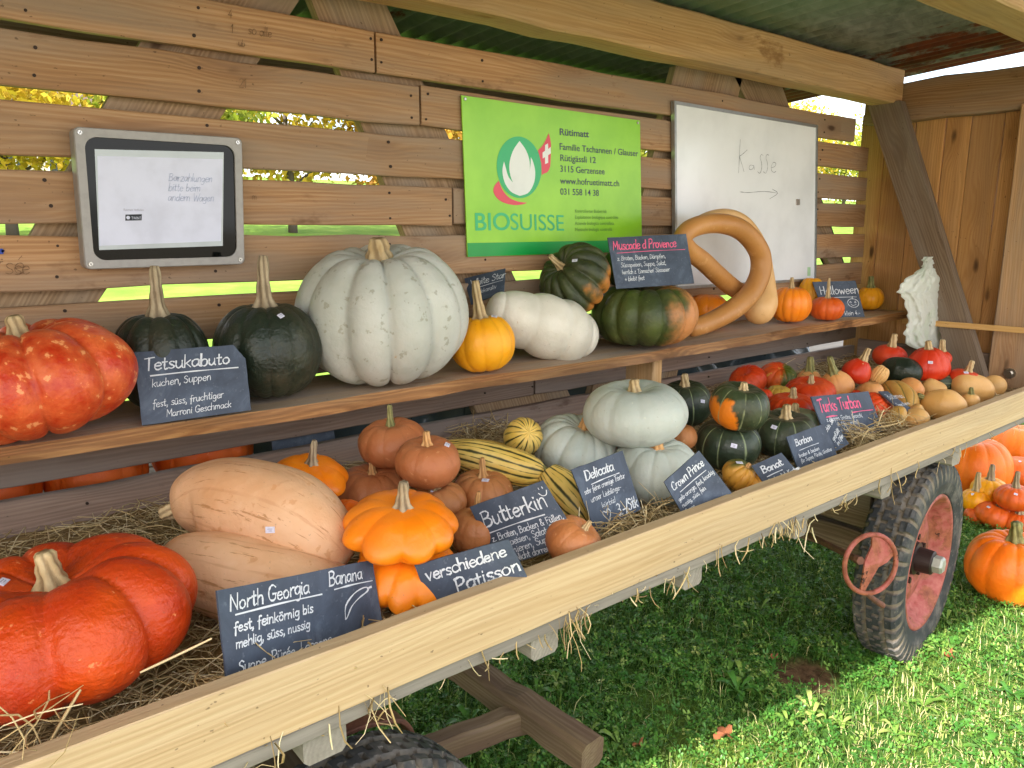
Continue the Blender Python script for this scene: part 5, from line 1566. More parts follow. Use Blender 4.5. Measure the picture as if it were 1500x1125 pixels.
mb.add(V, [(j * (nx + 1) + i, j * (nx + 1) + i + 1, (j + 1) * (nx + 1) + i + 1, (j + 1) * (nx + 1) + i) for j in range(nz) for i in range(nx)])
tag(mb.build('plastic_sheet', [mat_sheet('grey plastic sheet', '454d53', .15)], None, smooth=True), 'crumpled grey plastic sheet behind the slats, seen through the lowest gap', 'plastic sheet')

# ------------------------------------------------------------------ slate signs
def underline(b, mb, x0, x1, y, w, sl=0.0):
    b.stroke(mb, [(x0 * b.W, y * b.H), ((x0 + x1) / 2 * b.W, (y - .008) * b.H), (x1 * b.W, (y - sl) * b.H)], w)

o, b = slate_sign('slate headed Tetsukabuto, standing on the shelf before dark green pumpkins', ((196.7, 516), (357, 504), (368, 600.7), (208, 623)), 1.575, round_tr=True)
mb = MB()
b.write(mb, 'Tetsukabuto', .07, .27, .17, slope=0, sx=1.18, w=.0030)
underline(b, mb, .12, .92, .345, .0024)
b.write(mb, 'kuchen, Suppen', .12, .50, .105, slope=.02, sx=1.05)
b.write(mb, 'fest, süss, fruchtiger', .11, .78, .10, slope=.02, sx=1.0)
b.write(mb, 'Marroni Geschmack', .22, .93, .095, slope=.02, sx=1.02)
finish_writing(o, mb, CHALK)

o, b = slate_sign('slate with pink heading Muscade, propped on the wide green pumpkin', ((890, 348), (1005, 342.5), (1017, 415), (903, 423)), 1.585)
mb = MB(); b.write(mb, 'Muscade d Provence', .04, .25, .17, sx=.86, w=.0034)
underline(b, mb, .08, .95, .315, .0018)
finish_writing(o, mb, CHALK_P, 'pink_writing')
mb = MB()
for i, t in enumerate(('z. Braten, Backen, Dämpfen,', "Süssspeisen, Suppe, Salat,", "herrlich z. 'Einmachen' Süsssauer", '+ bleibt fest')):
    b.write(mb, t, (.07, .10, .10, .12)[i], .46 + .135 * i, .085, sx=(.95, .98, .82, .9)[i], w=.0015)
finish_writing(o, mb, CHALK)

o, b = slate_sign('dark slate headed White Star, half hidden behind the yellow pumpkin', ((680, 408), (740, 393), (738, 428), (690, 446)), 1.80, fit=dict(leans=range(4, 30, 2)))
mb = MB(); b.write(mb, 'White Star', .12, .38, .25, sx=1.05, w=.0022); underline(b, mb, .3, .95, .48, .0015); b.write(mb, 'dekorativ', .3, .72, .16, sx=1.0)
finish_writing(o, mb, CHALK)

o, b = slate_sign('slate headed Halloween with a drawn pumpkin face, at the right end of the shelf', ((1190, 413), (1253, 411), (1267, 465), (1211, 468)), 1.66, fit=dict(leans=range(4, 16, 2)))
mb = MB(); b.write(mb, 'Halloween', .08, .34, .22, sx=1.0, w=.0034); underline(b, mb, .12, .92, .44, .0022)
b.write(mb, 'gross 5.-', .1, .64, .12, sx=1.0); b.write(mb, 'klein 4.-', .50, .92, .12, sx=1.0)
cx, cy, r = .80 * b.W, .60 * b.H, .115 * b.H
b.stroke(mb, [(cx + 1.25 * r * math.cos(t), cy + r * math.sin(t)) for t in np.linspace(-1.5, 4.9, 15)], .0024)
b.stroke(mb, [(cx, cy - r), (cx + .2 * r, cy - 1.5 * r)], .003)
for s_ in (-1, 1):
    b.stroke(mb, [(cx + s_ * .55 * r, cy - .45 * r), (cx + s_ * .3 * r, cy - .1 * r), (cx + s_ * .75 * r, cy - .1 * r), (cx + s_ * .55 * r, cy - .45 * r)], .0018)
b.stroke(mb, [(cx - .6 * r, cy + .3 * r), (cx - .2 * r, cy + .55 * r), (cx + .2 * r, cy + .5 * r), (cx + .6 * r, cy + .3 * r)], .0018)
finish_writing(o, mb, CHALK)

o, b = slate_sign('biggest slate, headed North Georgia Banana with a drawn banana squash', ((318, 865), (545.5, 820), (563, 930), (334, 1008)), 1.035)
mb = MB()
b.write(mb, 'North Georgia', .05, .235, .165, sx=1.06, w=.0026); b.write(mb, 'Banana', .655, .215, .17, sx=1.02, w=.0026)
underline(b, mb, .08, .60, .29, .0026, 0); underline(b, mb, .69, .97, .27, .0026)
b.write(mb, 'fest, feinkörnig bis', .06, .47, .11, sx=1.22, w=.0024); b.write(mb, 'mehlig, süss, nussig', .06, .635, .105, sx=1.15, w=.0021)
b.write(mb, 'Suppe, Pürée, Lasagne', .06, .89, .115, sx=1.15, w=.0020)
BX = lambda pts: [(x * b.W, y * b.H) for x, y in pts]
b.stroke(mb, BX([(.735, .66), (.75, .50), (.82, .38), (.89, .335), (.93, .345), (.92, .39), (.85, .45), (.79, .53), (.75, .64), (.735, .66)]), .0026)
b.stroke(mb, BX([(.925, .355), (.955, .345)]), .0030)
finish_writing(o, mb, CHALK)

o, b = slate_sign('slate reading verschiedene Patisson, leaning at the front board', ((607, 828), (744.5, 790), (772, 845), (636, 900)), .995, fit=dict(leans=range(4, 24, 2)))
mb = MB(); b.write(mb, 'verschiedene', .06, .36, .25, sx=1.22, w=.0032); b.write(mb, 'Patisson', .30, .78, .30, sx=1.25, w=.0036)
underline(b, mb, .36, .86, .88, .0030)
finish_writing(o, mb, CHALK)

o, b = slate_sign('slate headed Butterkin with a small smiley, behind the Patisson slate', ((688, 743), (795, 704), (851, 795), (730, 832)), 1.09, fit=dict(leans=range(4, 30, 2)))
mb = MB(); b.write(mb, 'Butterkin', .06, .36, .235, sx=1.06, w=.0036); underline(b, mb, .10, .80, .46, .0032)
for i, t in enumerate(('z. Braten, Backen & Füllen,', 'Süssspeisen, Salat, Dip,', 'Gratinieren, Suppe', '. Nicht dorren')):
    b.write(mb, t, (.08, .06, .06, .2)[i], .60 + .125 * i, .10, sx=(.92, 1.02, 1.05, .9)[i], w=.0016)
cx, cy = .925 * b.W, .12 * b.H
b.stroke(mb, [(cx - .009, cy + .004), (cx - .004, cy + .011), (cx + .004, cy + .011), (cx + .009, cy + .003)], .0017)
for s_ in (-1, 1): b.stroke(mb, [(cx + s_ * .004, cy - .006), (cx + s_ * .004, cy - .003)], .0018)
finish_writing(o, mb, CHALK)

o, b = slate_sign('slate headed Delicata with a heart and a price, in front of the blue-grey pumpkins', ((837, 688), (912, 660), (939, 746), (873, 780)), 1.085)
mb = MB(); b.write(mb, 'Delicata', .17, .235, .145, sx=1.02, w=.0028); underline(b, mb, .24, .80, .315, .0022)
for i, t in enumerate(('sehr feine cremige Textur', 'unser Lieblings-', 'kürbis!')):
    b.write(mb, t, (.06, .12, .28)[i], .42 + .145 * i, .085, sx=(.80, 1.0, 1.1)[i], w=.0013)
b.write(mb, '3.-/Stk', .52, .93, .17, sx=.80, w=.0030)
BX = lambda pts: [(x * b.W, y * b.H) for x, y in pts]
b.stroke(mb, BX([(.32, .93), (.25, .82), (.27, .76), (.32, .80), (.36, .75), (.40, .80), (.37, .87), (.32, .93)]), .0020)
finish_writing(o, mb, CHALK)

o, b = slate_sign('slate headed Crown Prince, tilted, half sunk behind the front board', ((973, 706), (1024, 660), (1072, 722), (1010, 770)), .995, fit=dict(leans=range(4, 22, 2)))
mb = MB(); b.write(mb, 'Crown Prince', .07, .26, .155, sx=.92, w=.0024); underline(b, mb, .18, .86, .36, .0018)
for i, t in enumerate(('gelb-orange, fest, knackig', 'nussig, süss, fein', 'Suppe')):
    b.write(mb, t, .06, .50 + .14 * i, .09, sx=.88, w=.0012)
finish_writing(o, mb, CHALK)

o, b = slate_sign('small slate headed Banat at the front board', ((1101, 682), (1144.5, 663), (1171, 694), (1124, 717)), .995, fit=dict(leans=range(4, 34, 2)))
mb = MB(); b.write(mb, 'Banat', .16, .44, .25, sx=1.2, w=.0030); underline(b, mb, .2, .68, .60, .0020); b.write(mb, 'für herrlich Kuchen', .15, .84, .14, sx=1.0, w=.0016)
finish_writing(o, mb, CHALK)

o, b = slate_sign('slate headed Bonbon leaning at the front board', ((1152, 640), (1207, 620.5), (1227, 668), (1171, 692)), 1.03)
mb = MB(); b.write(mb, 'Bonbon', .14, .32, .18, sx=1.0, w=.0028); underline(b, mb, .18, .68, .46, .0018)
for i, t in enumerate(('braten & backen', 'für Suppe, Pürée, Gratins')):
    b.write(mb, t, .12, .64 + .15 * i, .10, sx=1.0, w=.0014)
finish_writing(o, mb, CHALK)

o, b = slate_sign('slate with steeply slanting chalk lines, half hidden behind the Bonbon slate', ((1183, 636), (1222, 616), (1244, 650), (1206, 672)), 1.055)
mb = MB(); b.write(mb, 'schön. Stk', .52, .30, .16, sx=.8, w=.0017, slope=.5); b.write(mb, 'gefüllt', .60, .66, .16, sx=1, w=.0017, slope=.5); b.write(mb, 'im Ofen', .64, .88, .15, sx=.8, w=.0017, slope=.5)
finish_writing(o, mb, CHALK)

o, b = slate_sign('slate with pink heading Turks Turban among red squashes', ((1188, 581), (1272, 573), (1294, 632), (1212, 646)), 1.11)
mb = MB(); b.write(mb, 'Turks Turban', .05, .36, .27, sx=.96, w=.0052); underline(b, mb, .58, .95, .46, .0040); underline(b, mb, .12, .30, .49, .0040)
finish_writing(o, mb, CHALK_P, 'pink_writing')
mb = MB()
for i, t in enumerate(('z. Suppen, Gratins, Gnocchi,', 'oder als Ofengericht...', 'auch fest knackig')):
    b.write(mb, t, (.10, .10, .20)[i], .59 + .14 * i, .10, sx=(1.1, 1.2, 1.1)[i], w=.0017)
finish_writing(o, mb, CHALK)

o, b = slate_sign('narrow-looking slate tilted far back beside the streaked tan squash', ((1287, 573), (1300, 573), (1337, 600), (1324, 604)), 1.10, fit=dict(leans=range(40, 70, 2), yaws=range(-80, 30, 4)))
mb = MB(); b.write(mb, 'Butternuss', .12, .4, .25, sx=.9, w=.002); b.write(mb, 'Suppe, Kuchen', .12, .75, .14, sx=.9, w=.0016)
finish_writing(o, mb, CHALK)

# ------------------------------------------------------------------ thin plastic bag on the brace
g = G('thin whitish plastic film')
tc = g.n('TexCoord').outputs['Object']
k = g.noise(tc, 16, 4)
colr = g.mix(g.m_('MULTIPLY', g.step(g.noise(tc, 7, 3), .52, .62), .35), S('eceee6'), S('cfe0c2'))
d = g.bsdf(colr, .42, g.bump(g.noise(g.scale(tc, (1.3, 1.3, .55)), 30, 5, .6, 1.2), .5, .012), Specular_IOR_Level=.5)
t = g.n('BsdfTranslucent'); g.set(t.inputs[0], colr)
mx = g.n('MixShader', {0: .45}); g.set(mx.inputs[1], d.outputs[0]); g.set(mx.inputs[2], t.outputs[0])
FILMBAG = g.done(mx)
YBAG = 1.44
rowsb = [(376, 1352, 1366), (381, 1351, 1367), (388, 1352, 1367), (394, 1348, 1368), (402, 1336, 1374), (410, 1324, 1383), (418, 1319, 1384), (428, 1314, 1382), (432, 1320, 1381), (440, 1324, 1380),
         (455, 1328, 1382), (466, 1330, 1383), (476, 1329, 1384), (486, 1324, 1385), (496, 1326, 1387), (506, 1328, 1390), (512, 1345, 1393), (520, 1368, 1395), (528, 1378, 1397), (534, 1386, 1396)]
mb = MB()
nu = 40
V = []
for back in (0, 1):
    for j in range(len(rowsb) * 3 - 2):
        u = j / 3; i = min(int(u), len(rowsb) - 2); f = u - i
        py, x0, x1 = [rowsb[i][q] * (1 - f) + rowsb[i + 1][q] * f for q in range(3)]
        t = j / (len(rowsb) * 3 - 3)
        x0 += 1.6 * math.sin(j * 1.7) + 1.0 * math.sin(j * 3.1 + 1); x1 += 1.4 * math.sin(j * 1.3 + 2) + 1.0 * math.sin(j * 2.9)
        for q in range(nu + 1):
            s_ = q / nu
            dep = .018 * math.sin(PI * s_) * min(1, .25 + t * 3) * (1 if not back else -.8)
            fold = .015 * abs(math.sin(s_ * 8 + t * 2.4 + .8 * math.sin(t * 5))) * (.35 + .65 * t) + .0025 * math.sin(s_ * 41 - t * 23 + math.sin(s_ * 11)) + .003 * math.sin(t * 23 + s_ * 17) + .0018 * math.sin(t * 67 + s_ * 53)
            fold *= math.sin(PI * min(1, s_ * 1.02)) ** .4 if 0 < s_ < 1 else 0
            V.append(at_y(x0 + (x1 - x0) * s_, py, YBAG - dep - fold * (.9 if not back else .6)))
nr = len(rowsb) * 3 - 2
Fc = []
for bk in (0, 1):
    for j in range(nr - 1):
        for q in range(nu):
            o0 = bk * nr * (nu + 1) + j * (nu + 1) + q
            Fc.append((o0, o0 + 1, o0 + nu + 2, o0 + nu + 1))
mb.add(V, Fc)
cbag = np.mean(V, axis=0)
bag = mb.build('plastic_bag', [FILMBAG], None, smooth=True, origin=cbag)
tag(bag, 'crumpled whitish plastic bag hanging on the slanting brace above red squashes', 'plastic bag')

# ------------------------------------------------------------------ straw
def mat_straw():
    g = G('dry straw')
    r = g.attr('rnd', 'Fac')
    col = g.ramp(r, [(.0, S('8c7550')), (.3, S('b89c6a')), (.65, S('d0b886')), (1.0, S('e6d6b0'))])
    return g.done(g.bsdf(col, .6, Specular_IOR_Level=.3))
STRAW = mat_straw()
def strands(centers, length, width, flat=.25, droop=0.0, dirs=None):
    n = len(centers)
    az = npr.uniform(0, 2 * PI, n)
    el = npr.normal(0, flat, n)
    D = np.stack([np.cos(az) * np.cos(el), np.sin(az) * np.cos(el), np.sin(el)], 1)
    if dirs is not None: D = dirs / np.linalg.norm(dirs, axis=1)[:, None]
    L = npr.uniform(*length, n); W = npr.uniform(*width, n)
    side = np.cross(D, npr.normal(size=(n, 3)) * .5 + np.array([0, 0, 1.0])); side /= np.linalg.norm(side, axis=1)[:, None]
    bend = npr.normal(0, .10, (n, 3)) * L[:, None]
    up2 = np.cross(side, D)
    V = []
    for t in (-.5, -.15, .2, .5):
        p = centers + D * (L * t)[:, None] + bend * (1 - (2 * t) ** 2) + np.array([0, 0, -droop]) * (t + .5) ** 2
        w = W * (1 if abs(t) < .4 else .75)
        V += [p + side * (w / 2)[:, None], p + up2 * (w * .35)[:, None], p - side * (w / 2)[:, None]]
    V = np.stack(V, 1)     # n,12,3
    Fc = []
    for s_ in range(3):
        for k in range(3):
            a0, a1 = s_ * 3 + k, s_ * 3 + (k + 1) % 3
            Fc.append((a0, a1, a1 + 3, a0 + 3))
    Fc = np.array(Fc)
    F_ = (np.arange(n)[:, None, None] * 12 + Fc[None]).reshape(-1, 4)
    return V.reshape(-1, 3), F_, np.repeat(npr.uniform(0, 1, n), 12)
def mesh_np(name, V, F_, rnd, mat, extra=None):
    me = bpy.data.meshes.new(name)
    k = F_.shape[1]
    me.vertices.add(len(V)); me.loops.add(F_.size); me.polygons.add(len(F_))
    me.vertices.foreach_set('co', np.asarray(V, np.float32).ravel())
    me.loops.foreach_set('vertex_index', F_.astype(np.int32).ravel())
    me.polygons.foreach_set('loop_start', np.arange(0, F_.size, k, dtype=np.int32))
    at = me.attributes.new('rnd', 'FLOAT', 'POINT'); at.data.foreach_set('value', np.asarray(rnd, np.float32))
    if extra is not None:
        at = me.attributes.new('tip', 'FLOAT', 'POINT'); at.data.foreach_set('value', np.asarray(extra, np.float32))
    me.materials.append(mat)
    me.update(calc_edges=True); me.validate()
    o = bpy.data.objects.new(name, me); COL.objects.link(o)
    return o
def mound(x, y):
    return .040 * np.exp(-((x - .22) / .30) ** 2 - ((y - .98) / .12) ** 2)
n = 15000
cx = npr.uniform(-.35, 3.68, n); cy = npr.uniform(.985, 1.83, n)
hz = .012 * np.sin(cx * 5.3 + cy * 4) + .008 * np.sin(cx * 13 - cy * 9)
cz = ZST - .010 + hz + mound(cx, cy) + npr.uniform(-.012, .016, n) + np.where(cy > 1.7, (cy - 1.7) * .25, 0)
Vs, Fs, rs = strands(np.stack([cx, cy, cz], 1), (.04, .15), (.0014, .0036), flat=.15)
keep = [(Vs, Fs, rs)]
def extra(centers, *a, **k):
    V, F_, r = strands(np.asarray(centers), *a, **k)
    keep.append((V, F_, r))
# tufts by the back slats and standing stalks
for px, py, yy, nn in ((110, 800, 1.80, 90), (215, 775, 1.78, 70), (690, 640, 1.80, 70), (720, 632, 1.81, 60), (560, 690, 1.8, 40), (905, 772, 1.04, 60), (960, 760, 1.05, 70), (1262, 640, 1.03, 90), (1290, 625, 1.08, 70), (1310, 620, 1.03, 50), (1215, 570, 1.75, 30), (60, 1060, .985, 12)):
    c0 = at_y(px, py, yy)
    extra(c0 + npr.normal(0, .035, (nn, 3)) * (1, .6, .45), (.05, .14), (.002, .004), flat=.5)
# stalks drooping from the edge of the bed
for px, py, dn, nn in ((546, 985, .07, 5), (560, 985, .05, 3), (708, 930, .04, 3), (842, 905, .05, 14), (850, 925, .08, 3), (795, 925, .03, 3), (1020, 835, .07, 3), (1048, 815, .06, 3), (1090, 800, .04, 3), (1150, 768, .03, 9), (1165, 770, .04, 9), (1185, 775, .08, 3),
                       (1240, 735, .03, 4), (1300, 690, .06, 2), (1310, 705, .09, 2), (1345, 680, .04, 2), (1405, 645, .04, 2), (470, 1035, .06, 2), (410, 1075, .05, 3), (930, 870, .025, 3), (1120, 780, .03, 5), (985, 850, .03, 3)):
    c0 = at_y(px, py, .925); c0[2] = min(c0[2], .795)
    cc = c0 + npr.normal(0, .016, (nn, 3)) * (1.2, .25, .4) + (0, 0, -dn * .25)
    dr = np.stack([npr.normal(0, .45, nn), npr.normal(-.15, .25, nn), -np.ones(nn)], 1)
    extra(cc, (dn * .6, dn * 1.5), (.002, .0042), dirs=dr)
# stray stalks all along the lower edge and lying on the pumpkins' bed
nn = 70
xx = npr.uniform(.3, 3.4, nn)
extra(np.stack([xx, npr.uniform(.915, .96, nn), npr.uniform(.765, .795, nn)], 1), (.02, .06), (.0016, .003), dirs=np.stack([npr.normal(0, 1, nn), npr.normal(-.2, .3, nn), -npr.uniform(0, 1, nn)], 1))
for p0, p1, yy in (((374, 942), (402, 964), 1.0), ((0, 1048), (60, 1090), .985), ((205, 733), (250, 750), 1.55), ((118, 860 + 150), (70, 1095), 1.0), ((205, 985), (310, 935), 1.0), ((1295, 600), (1285, 625), 1.04), ((1130, 575), (1165, 525), 1.8)):
    a_, b_ = at_y(*p0, yy), at_y(*p1, yy)
    Ls = float(np.linalg.norm(b_ - a_))
    extra([(a_ + b_) / 2], (Ls, Ls * 1.01), (.004, .005), dirs=np.array([b_ - a_]))
offv = 0; VV, FF, RR = [], [], []
for V, F_, r in keep:
    VV.append(V); FF.append(F_ + offv); RR.append(r); offv += len(V)
straw = mesh_np('straw', np.concatenate(VV), np.concatenate(FF), np.concatenate(RR), STRAW)
tag(straw, 'loose dry straw spread over the wagon bed and hanging from its edge', 'straw', kind='stuff')
# the layer of straw underneath
mb = MB()
nx, ny = 190, 36
V = []
for j in range(ny + 1):
    for i in range(nx + 1):
        x = -1.2 + (3.72 + 1.2) * i / nx; yv = .964 + (YB - .006 - .964) * j / ny
        V.append((x, yv, float(mound(x, yv)) + ZST - .016 + .012 * math.sin(x * 5.3 + yv * 4) + .008 * math.sin(x * 13 - yv * 9) + rng.uniform(-.004, .004) + (max(0, yv - 1.7) * .25)))
mb.add(V, [(j * (nx + 1) + i, j * (nx + 1) + i + 1, (j + 1) * (nx + 1) + i + 1, (j + 1) * (nx + 1) + i) for j in range(ny) for i in range(nx)])
g = G('packed straw')
tc = g.n('TexCoord').outputs['Object']
k = g.noise(g.scale(tc, (40, 160, 40)), 1, 4)
o = mb.build('straw_layer', [g.done(g.bsdf(g.ramp(k, [(.3, S('6a5333')), (.7, S('a88a58'))]), .9, g.bump(k, .8, .01)))], None, smooth=True)
tag(o, 'packed layer of straw under the squashes', 'straw', kind='stuff')

# ------------------------------------------------------------------ grass and clover
def mat_leaf(name, stops, tr=.35, rough=.5):
    g = G(name)
    r = g.attr('rnd', 'Fac')
    p = g.n('NewGeometry').outputs['Position']
    dry = g.noise(p, 2.2, 4)
    col = g.ramp(r, [(q, S(c)) for q, c in stops])
    d = g.bsdf(col, rough, Specular_IOR_Level=.35)
    t = g.n('BsdfTranslucent'); g.set(t.inputs[0], g.mix(.5, col, S('93a43c')))
    mx = g.n('MixShader', {0: tr}); g.set(mx.inputs[1], d.outputs[0]); g.set(mx.inputs[2], t.outputs[0])
    return g.done(mx)
BLADE = mat_leaf('grass blade', [(0, '3a5a24'), (.35, '547a30'), (.62, '78963e'), (.82, 'a3b258'), (1, 'd6cc92')])
CLOVER = mat_leaf('clover leaf', [(0, '356b2a'), (.5, '588c3a'), (.85, '8aa84e'), (1, 'b8c270')], .36, .38)
def in_view(n, x0, x1, y0, y1):
    """points of the ground the picture can show, thinning with distance"""
    out = []
    while sum(len(q) for q in out) < n:
        q = np.stack([npr.uniform(x0, x1, n), npr.uniform(y0, y1, n), np.zeros(n)], 1)
        d = q - EYE
        w = d @ FW
        px = 750 + F * (d @ RT) / w; py = 562.5 - F * (d @ CU) / w
        ok = (px > 380) & (px < 1640) & (py > 560) & (py < 1240) & (npr.uniform(0, 1, n) < np.clip((3.0 / w) ** 1.6, 0, 1))
        hole = np.hypot(q[:, 0] - DX, (q[:, 1] - DY) * 1.2) + .04 * np.sin(q[:, 0] * 40) * np.sin(q[:, 1] * 33)
        ok &= (hole > .13) | (npr.uniform(0, 1, n) < .05)
        out.append(q[ok])
    return np.concatenate(out)[:n]
P = in_view(105000, .5, 9, .1, 4.5)
n = len(P)
sunny = 1.23 - .165 * (P[:, 0] - 1.51) - P[:, 1]          # strip lit by the sun: drier blades, with sunlight painted into their colour
dry = np.clip(sunny * 2.2 + .15, 0, 1) * .55 + .06  # more yellowed blades where the sun falls, sunlight put into the colour
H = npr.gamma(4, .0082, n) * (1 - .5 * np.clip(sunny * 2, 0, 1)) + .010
az = npr.uniform(0, 2 * PI, n); lean = npr.uniform(.2, 1.5, n)
Dh = np.stack([np.cos(az), np.sin(az), np.zeros(n)], 1); Sd = np.stack([-np.sin(az), np.cos(az), np.zeros(n)], 1)
w = npr.uniform(.0016, .0042, n)[:, None]
h = H[:, None]
base = P + [0, 0, -.012]
m1 = base + Dh * h * .28 * lean[:, None] + [0, 0, 1] * h * .62
tip = base + Dh * h * (.85 * lean[:, None]) + [0, 0, 1] * h * (1.08 - .35 * lean[:, None])
V = np.stack([base - Sd * w * .5, base + Sd * w * .5, m1 + Sd * w * .42, m1 - Sd * w * .42, tip], 1).reshape(-1, 3)
i5 = np.arange(n)[:, None] * 5
F4 = np.concatenate([i5 + [0, 1, 2], i5 + [0, 2, 3], i5 + [3, 2, 4]])
rr = np.clip(npr.normal(.34, .18, n) + np.where(npr.uniform(0, 1, n) < dry, npr.uniform(.35, .85, n), 0) + .13 * np.clip(sunny * 2, 0, 1), 0, 1)  # last term paints the sunlit blades lighter
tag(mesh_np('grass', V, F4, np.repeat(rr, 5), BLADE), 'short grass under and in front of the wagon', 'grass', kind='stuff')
P = in_view(78000, .5, 8, .1, 3.6)
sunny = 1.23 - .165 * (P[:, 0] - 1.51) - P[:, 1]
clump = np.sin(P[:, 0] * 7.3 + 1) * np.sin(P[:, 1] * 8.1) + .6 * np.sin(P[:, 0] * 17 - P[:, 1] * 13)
P = P[((clump > -.30) | (npr.uniform(0, 1, len(P)) < .30)) & ((sunny < .05) | (npr.uniform(0, 1, len(P)) < .32))]  # clover thinned in the sun patch to make it look lighter
n = len(P)
hgt = npr.uniform(.012, .052, n) + .012 * np.sin(P[:, 0] * 9) * np.sin(P[:, 1] * 11 + 1); sz = npr.uniform(.0055, .0135, n)
V, Fq, rq = [], [], []
a0 = npr.uniform(0, 2 * PI, n)
tilt = npr.normal(0, .45, (n, 2))
for k in range(3):
    a = a0 + 2 * PI * k / 3
    for (r_, da) in ((0.05, 0), (.75, -.52), (1.15, -.28), (1.0, 0), (1.15, .28), (.75, .52)):
        dx, dy = np.cos(a + da) * r_ * sz, np.sin(a + da) * r_ * sz
        V.append(np.stack([P[:, 0] + dx, P[:, 1] + dy, hgt + dx * tilt[:, 0] + dy * tilt[:, 1] + (.22 * sz * (abs(da) > .1))], 1))
V = np.stack(V, 1).reshape(-1, 3)
fi = []
for k in range(3):
    o0 = k * 6
    fi += [(o0, o0 + 1, o0 + 2, o0 + 3), (o0, o0 + 3, o0 + 4, o0 + 5)]
Fq = (np.arange(n)[:, None, None] * 18 + np.array(fi)[None]).reshape(-1, 4)
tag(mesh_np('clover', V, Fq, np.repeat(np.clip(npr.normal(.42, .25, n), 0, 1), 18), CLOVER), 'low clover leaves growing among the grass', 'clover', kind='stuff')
# broad weed leaves and seedlings in rosettes
P = in_view(420, .6, 7, .2, 3.2)
V, Fq, rq = [], [], []
for (x, y, z) in P:
    nl = rng.randint(4, 8); sc_ = rng.uniform(.025, .065); a0 = rng.uniform(0, 6.3); sh = rng.uniform(.1, .9)
    for k in range(nl):
        a = a0 + 2 * PI * k / nl + rng.uniform(-.3, .3); L = sc_ * rng.uniform(.7, 1.2); wd = L * rng.uniform(.22, .36); up = rng.uniform(.2, .9)
        dx, dy = math.cos(a), math.sin(a)
        b0 = len(V)
        for t, wq in ((.05, .15), (.4, .8), (.7, 1.0), (.9, .65), (1.0, .05)):
            hz_ = .012 + L * up * math.sin(t * 2.2) * .8
            for sd in (-1, 0, 1):
                V.append((x + dx * L * t - dy * wd * wq * .5 * sd, y + dy * L * t + dx * wd * wq * .5 * sd, hz_ + abs(sd) * .12 * wd * wq))
        for r_ in range(4):
            for c_ in range(2):
                q0 = b0 + r_ * 3 + c_
                Fq.append((q0, q0 + 1, q0 + 4, q0 + 3))
        rq += [min(1, max(0, sh + rng.uniform(-.15, .15)))] * 15
tag(mesh_np('weeds', np.array(V), np.array(Fq), np.array(rq), CLOVER), 'broad-leaved weeds growing among the grass', 'weeds', kind='stuff')
# fallen leaves
LEAF = plain('dry brown leaf', '8a5232', .75, n=80)
for i, (px, py, sz, lb) in enumerate(((1061, 1074, .030, 'curled brown fallen leaf on the grass near the lower edge'), (935, 1090, .016, 'small tan fallen leaf left of the sunny strip'), (1390, 958, .018, 'brown fallen leaf just below the wheel'), (1135, 962, .014, 'little orange-brown leaf above the bare soil'))):
    p = at_z(px, py, .045)
    mb = MB()
    n = 22; V = [p + (0, 0, .0)]
    for k in range(n):
        t = 2 * PI * k / n
        rr_ = sz * (1 + .28 * math.cos(5 * t) + .1 * math.sin(9 * t + i))
        V.append(p + np.array([math.cos(t) * rr_, math.sin(t) * rr_ * .8, .35 * rr_ * math.sin(2 * t + i) + .008 * math.cos(3 * t)]))
    m = len(V)
    V2 = [v - np.array([0, 0, .0012]) for v in V]
    mb.add(V + V2, [(0, k + 1, (k + 1) % n + 1) for k in range(n)] + [(m, m + (k + 1) % n + 1, m + k + 1) for k in range(n)])
    tag(mb.build('fallen_leaf', [LEAF], None, origin=p), lb, 'leaf', 'fallen leaves')

# ------------------------------------------------------------------ beyond the stall: autumn trees, farmhouse
def crown(base, h, r, seed, mat, n=6500, leaf=.17):
    q = np.random.default_rng(seed)
    cl = q.normal(0, 1, (26, 3)); cl /= np.linalg.norm(cl, axis=1)[:, None]
    cl = cl * q.uniform(.3, 1, (26, 1)) ** .5 * np.array([r, r, h * .42]) + np.array([0, 0, h * .58])
    idx = q.integers(0, 26, n)
    pts = cl[idx] + q.normal(0, .30 * r, (n, 3)) * np.array([1, 1, .8])
    pts = pts[pts[:, 2] > h * .12]; n = len(pts)
    a = q.normal(size=(n, 3)); a /= np.linalg.norm(a, axis=1)[:, None]
    bb = np.cross(a, q.normal(size=(n, 3))); bb /= np.linalg.norm(bb, axis=1)[:, None]
    s = q.uniform(.6, 1.3, n)[:, None] * leaf
    V = np.stack([pts - a * s, pts + bb * s * .6, pts + a * s, pts - bb * s * .6], 1).reshape(-1, 3) + np.asarray(base)
    return V, (np.arange(n)[:, None] * 4 + np.arange(4)), np.repeat(np.clip(q.normal(.5, .22, n), 0, 1), 4)
AUT = [mat_leaf('yellow autumn foliage', [(0, '8a7420'), (.4, 'c09a28'), (.75, 'dcbc3a'), (1, 'e8d468')], .4, .7),
       mat_leaf('yellow green foliage', [(0, '5c6c24'), (.4, '8a9430'), (.75, 'b4b040'), (1, 'd2cc68')], .4, .7),
       mat_leaf('orange autumn foliage', [(0, '7e5420'), (.4, 'b07a2c'), (.75, 'd09a3c'), (1, 'e0b45c')], .4, .7)]
BARK = plain('grey bark', '5a5048', .9, n=8, bump=.4)
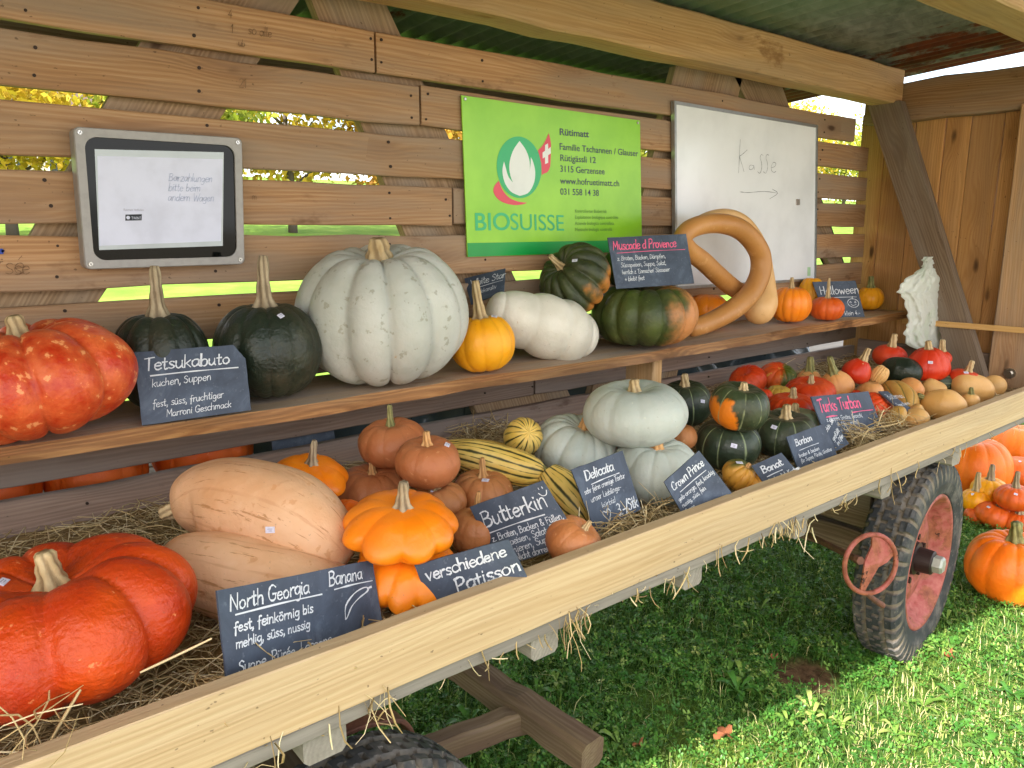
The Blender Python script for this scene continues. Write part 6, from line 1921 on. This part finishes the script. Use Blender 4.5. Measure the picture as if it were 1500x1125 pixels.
tl = [(-2, 30, 7.5, 2.6, 0), (4, 33, 8.5, 2.8, 0), (9.5, 31, 7.8, 2.6, 1), (15, 34, 9, 2.9, 0), (20.5, 32, 8, 2.7, 2), (26.5, 35, 9.5, 3.0, 0), (32.5, 34, 8.6, 2.8, 0), (39, 36, 9.6, 3, 1),
      (46, 36, 9, 2.9, 0), (54, 37, 10, 3.1, 2), (63, 38, 10, 3.2, 0), (72, 38, 9.5, 3.1, 1)]
kinds = ('yellow-leaved tree', 'yellow-green tree', 'orange-leaved tree')
ordn = ('first', 'second', 'third', 'fourth', 'fifth', 'sixth', 'seventh', 'eighth', 'ninth', 'tenth', 'eleventh', 'twelfth')
for i, (x, y, h, r, k) in enumerate(tl):
    t = empty('autumn_tree', (x, y, float(terrain(np.float64(x), np.float64(y)))))
    tag(t, '%s beyond the meadow, %s from the left in the row' % (kinds[k], ordn[i]), 'tree', 'autumn trees beyond the meadow')
    V, F_, rr_ = crown((0, 0, 0), h, r, 50 + i, AUT[k])
    co = mesh_np('crown', V, F_, rr_, AUT[k]); co.parent = t
    mb = MB()
    tr_ = [(0, 0, -.1), (.05, .02, h * .25), (-.05, .05, h * .5), (.02, 0, h * .8)]
    mb.tube(catmull(tr_, 10), np.linspace(.22, .05, 10), 9)
    for q in range(7):
        a = q * 2.4; z0 = h * (.22 + .07 * q)
        mb.tube(catmull([(0, 0, z0), (math.cos(a) * r * .45, math.sin(a) * r * .45, z0 + h * .10), (math.cos(a) * r * .8, math.sin(a) * r * .8, z0 + h * .16)], 6), np.linspace(.08, .02, 6), 6)
    to = mb.build('trunk', [BARK], None, smooth=True); to.parent = t
# farmhouse whose wall and window show in the gap left of the payment panel
hx, hy = 6.0, 62.0
hs = empty('farmhouse', (hx, hy, float(terrain(np.float64(hx), np.float64(hy)))))
tag(hs, 'pale farmhouse with dark roof far behind the slats at the left', 'house')
mb = MB(); mb.board((0, 0, 2.6), (1, 0, 0), (0, 0, 1), 15, 5.6, 9, jit=0, ch=.02, step=20)
w_ = mb.build('wall', [plain('pale render', 'b8aea4', .9, n=2)], None); w_.parent = hs
mb = MB()
quad_prism(mb, [(-8.4, -5.4, 5.0), (8.4, -5.4, 5.0), (8.4, 0, 8.6), (-8.4, 0, 8.6)], (0, -.05, .22)); quad_prism(mb, [(-8.4, 5.4, 5.0), (8.4, 5.4, 5.0), (8.4, 0, 8.6), (-8.4, 0, 8.6)], (0, .05, .22))
r_ = mb.build('roof', [plain('dark roof tiles', '5a4a44', .9, n=3)], None); r_.parent = hs
for x in (-5.6, -3.2, -.8, 1.6, 4.0):
    for z in (1.6, 3.9):
        mb = MB(); mb.board((x, -4.52, z), (1, 0, 0), (0, 0, 1), 1.3, 1.4, .06, jit=0, ch=.005, step=5)
        o = mb.build('window', [plain('white window frame', 'c8c8c6', .6)], None); o.parent = hs
        mb = MB()
        for dx in (-.31, .31): mb.board((x + dx, -4.56, z), (1, 0, 0), (0, 0, 1), .52, 1.2, .02, jit=0, ch=.002, step=5)
        o2 = mb.build('pane', [plain('dark window pane', '2c3438', .15, n=2)], None); o2.parent = o
print('objects', len(bpy.data.objects))
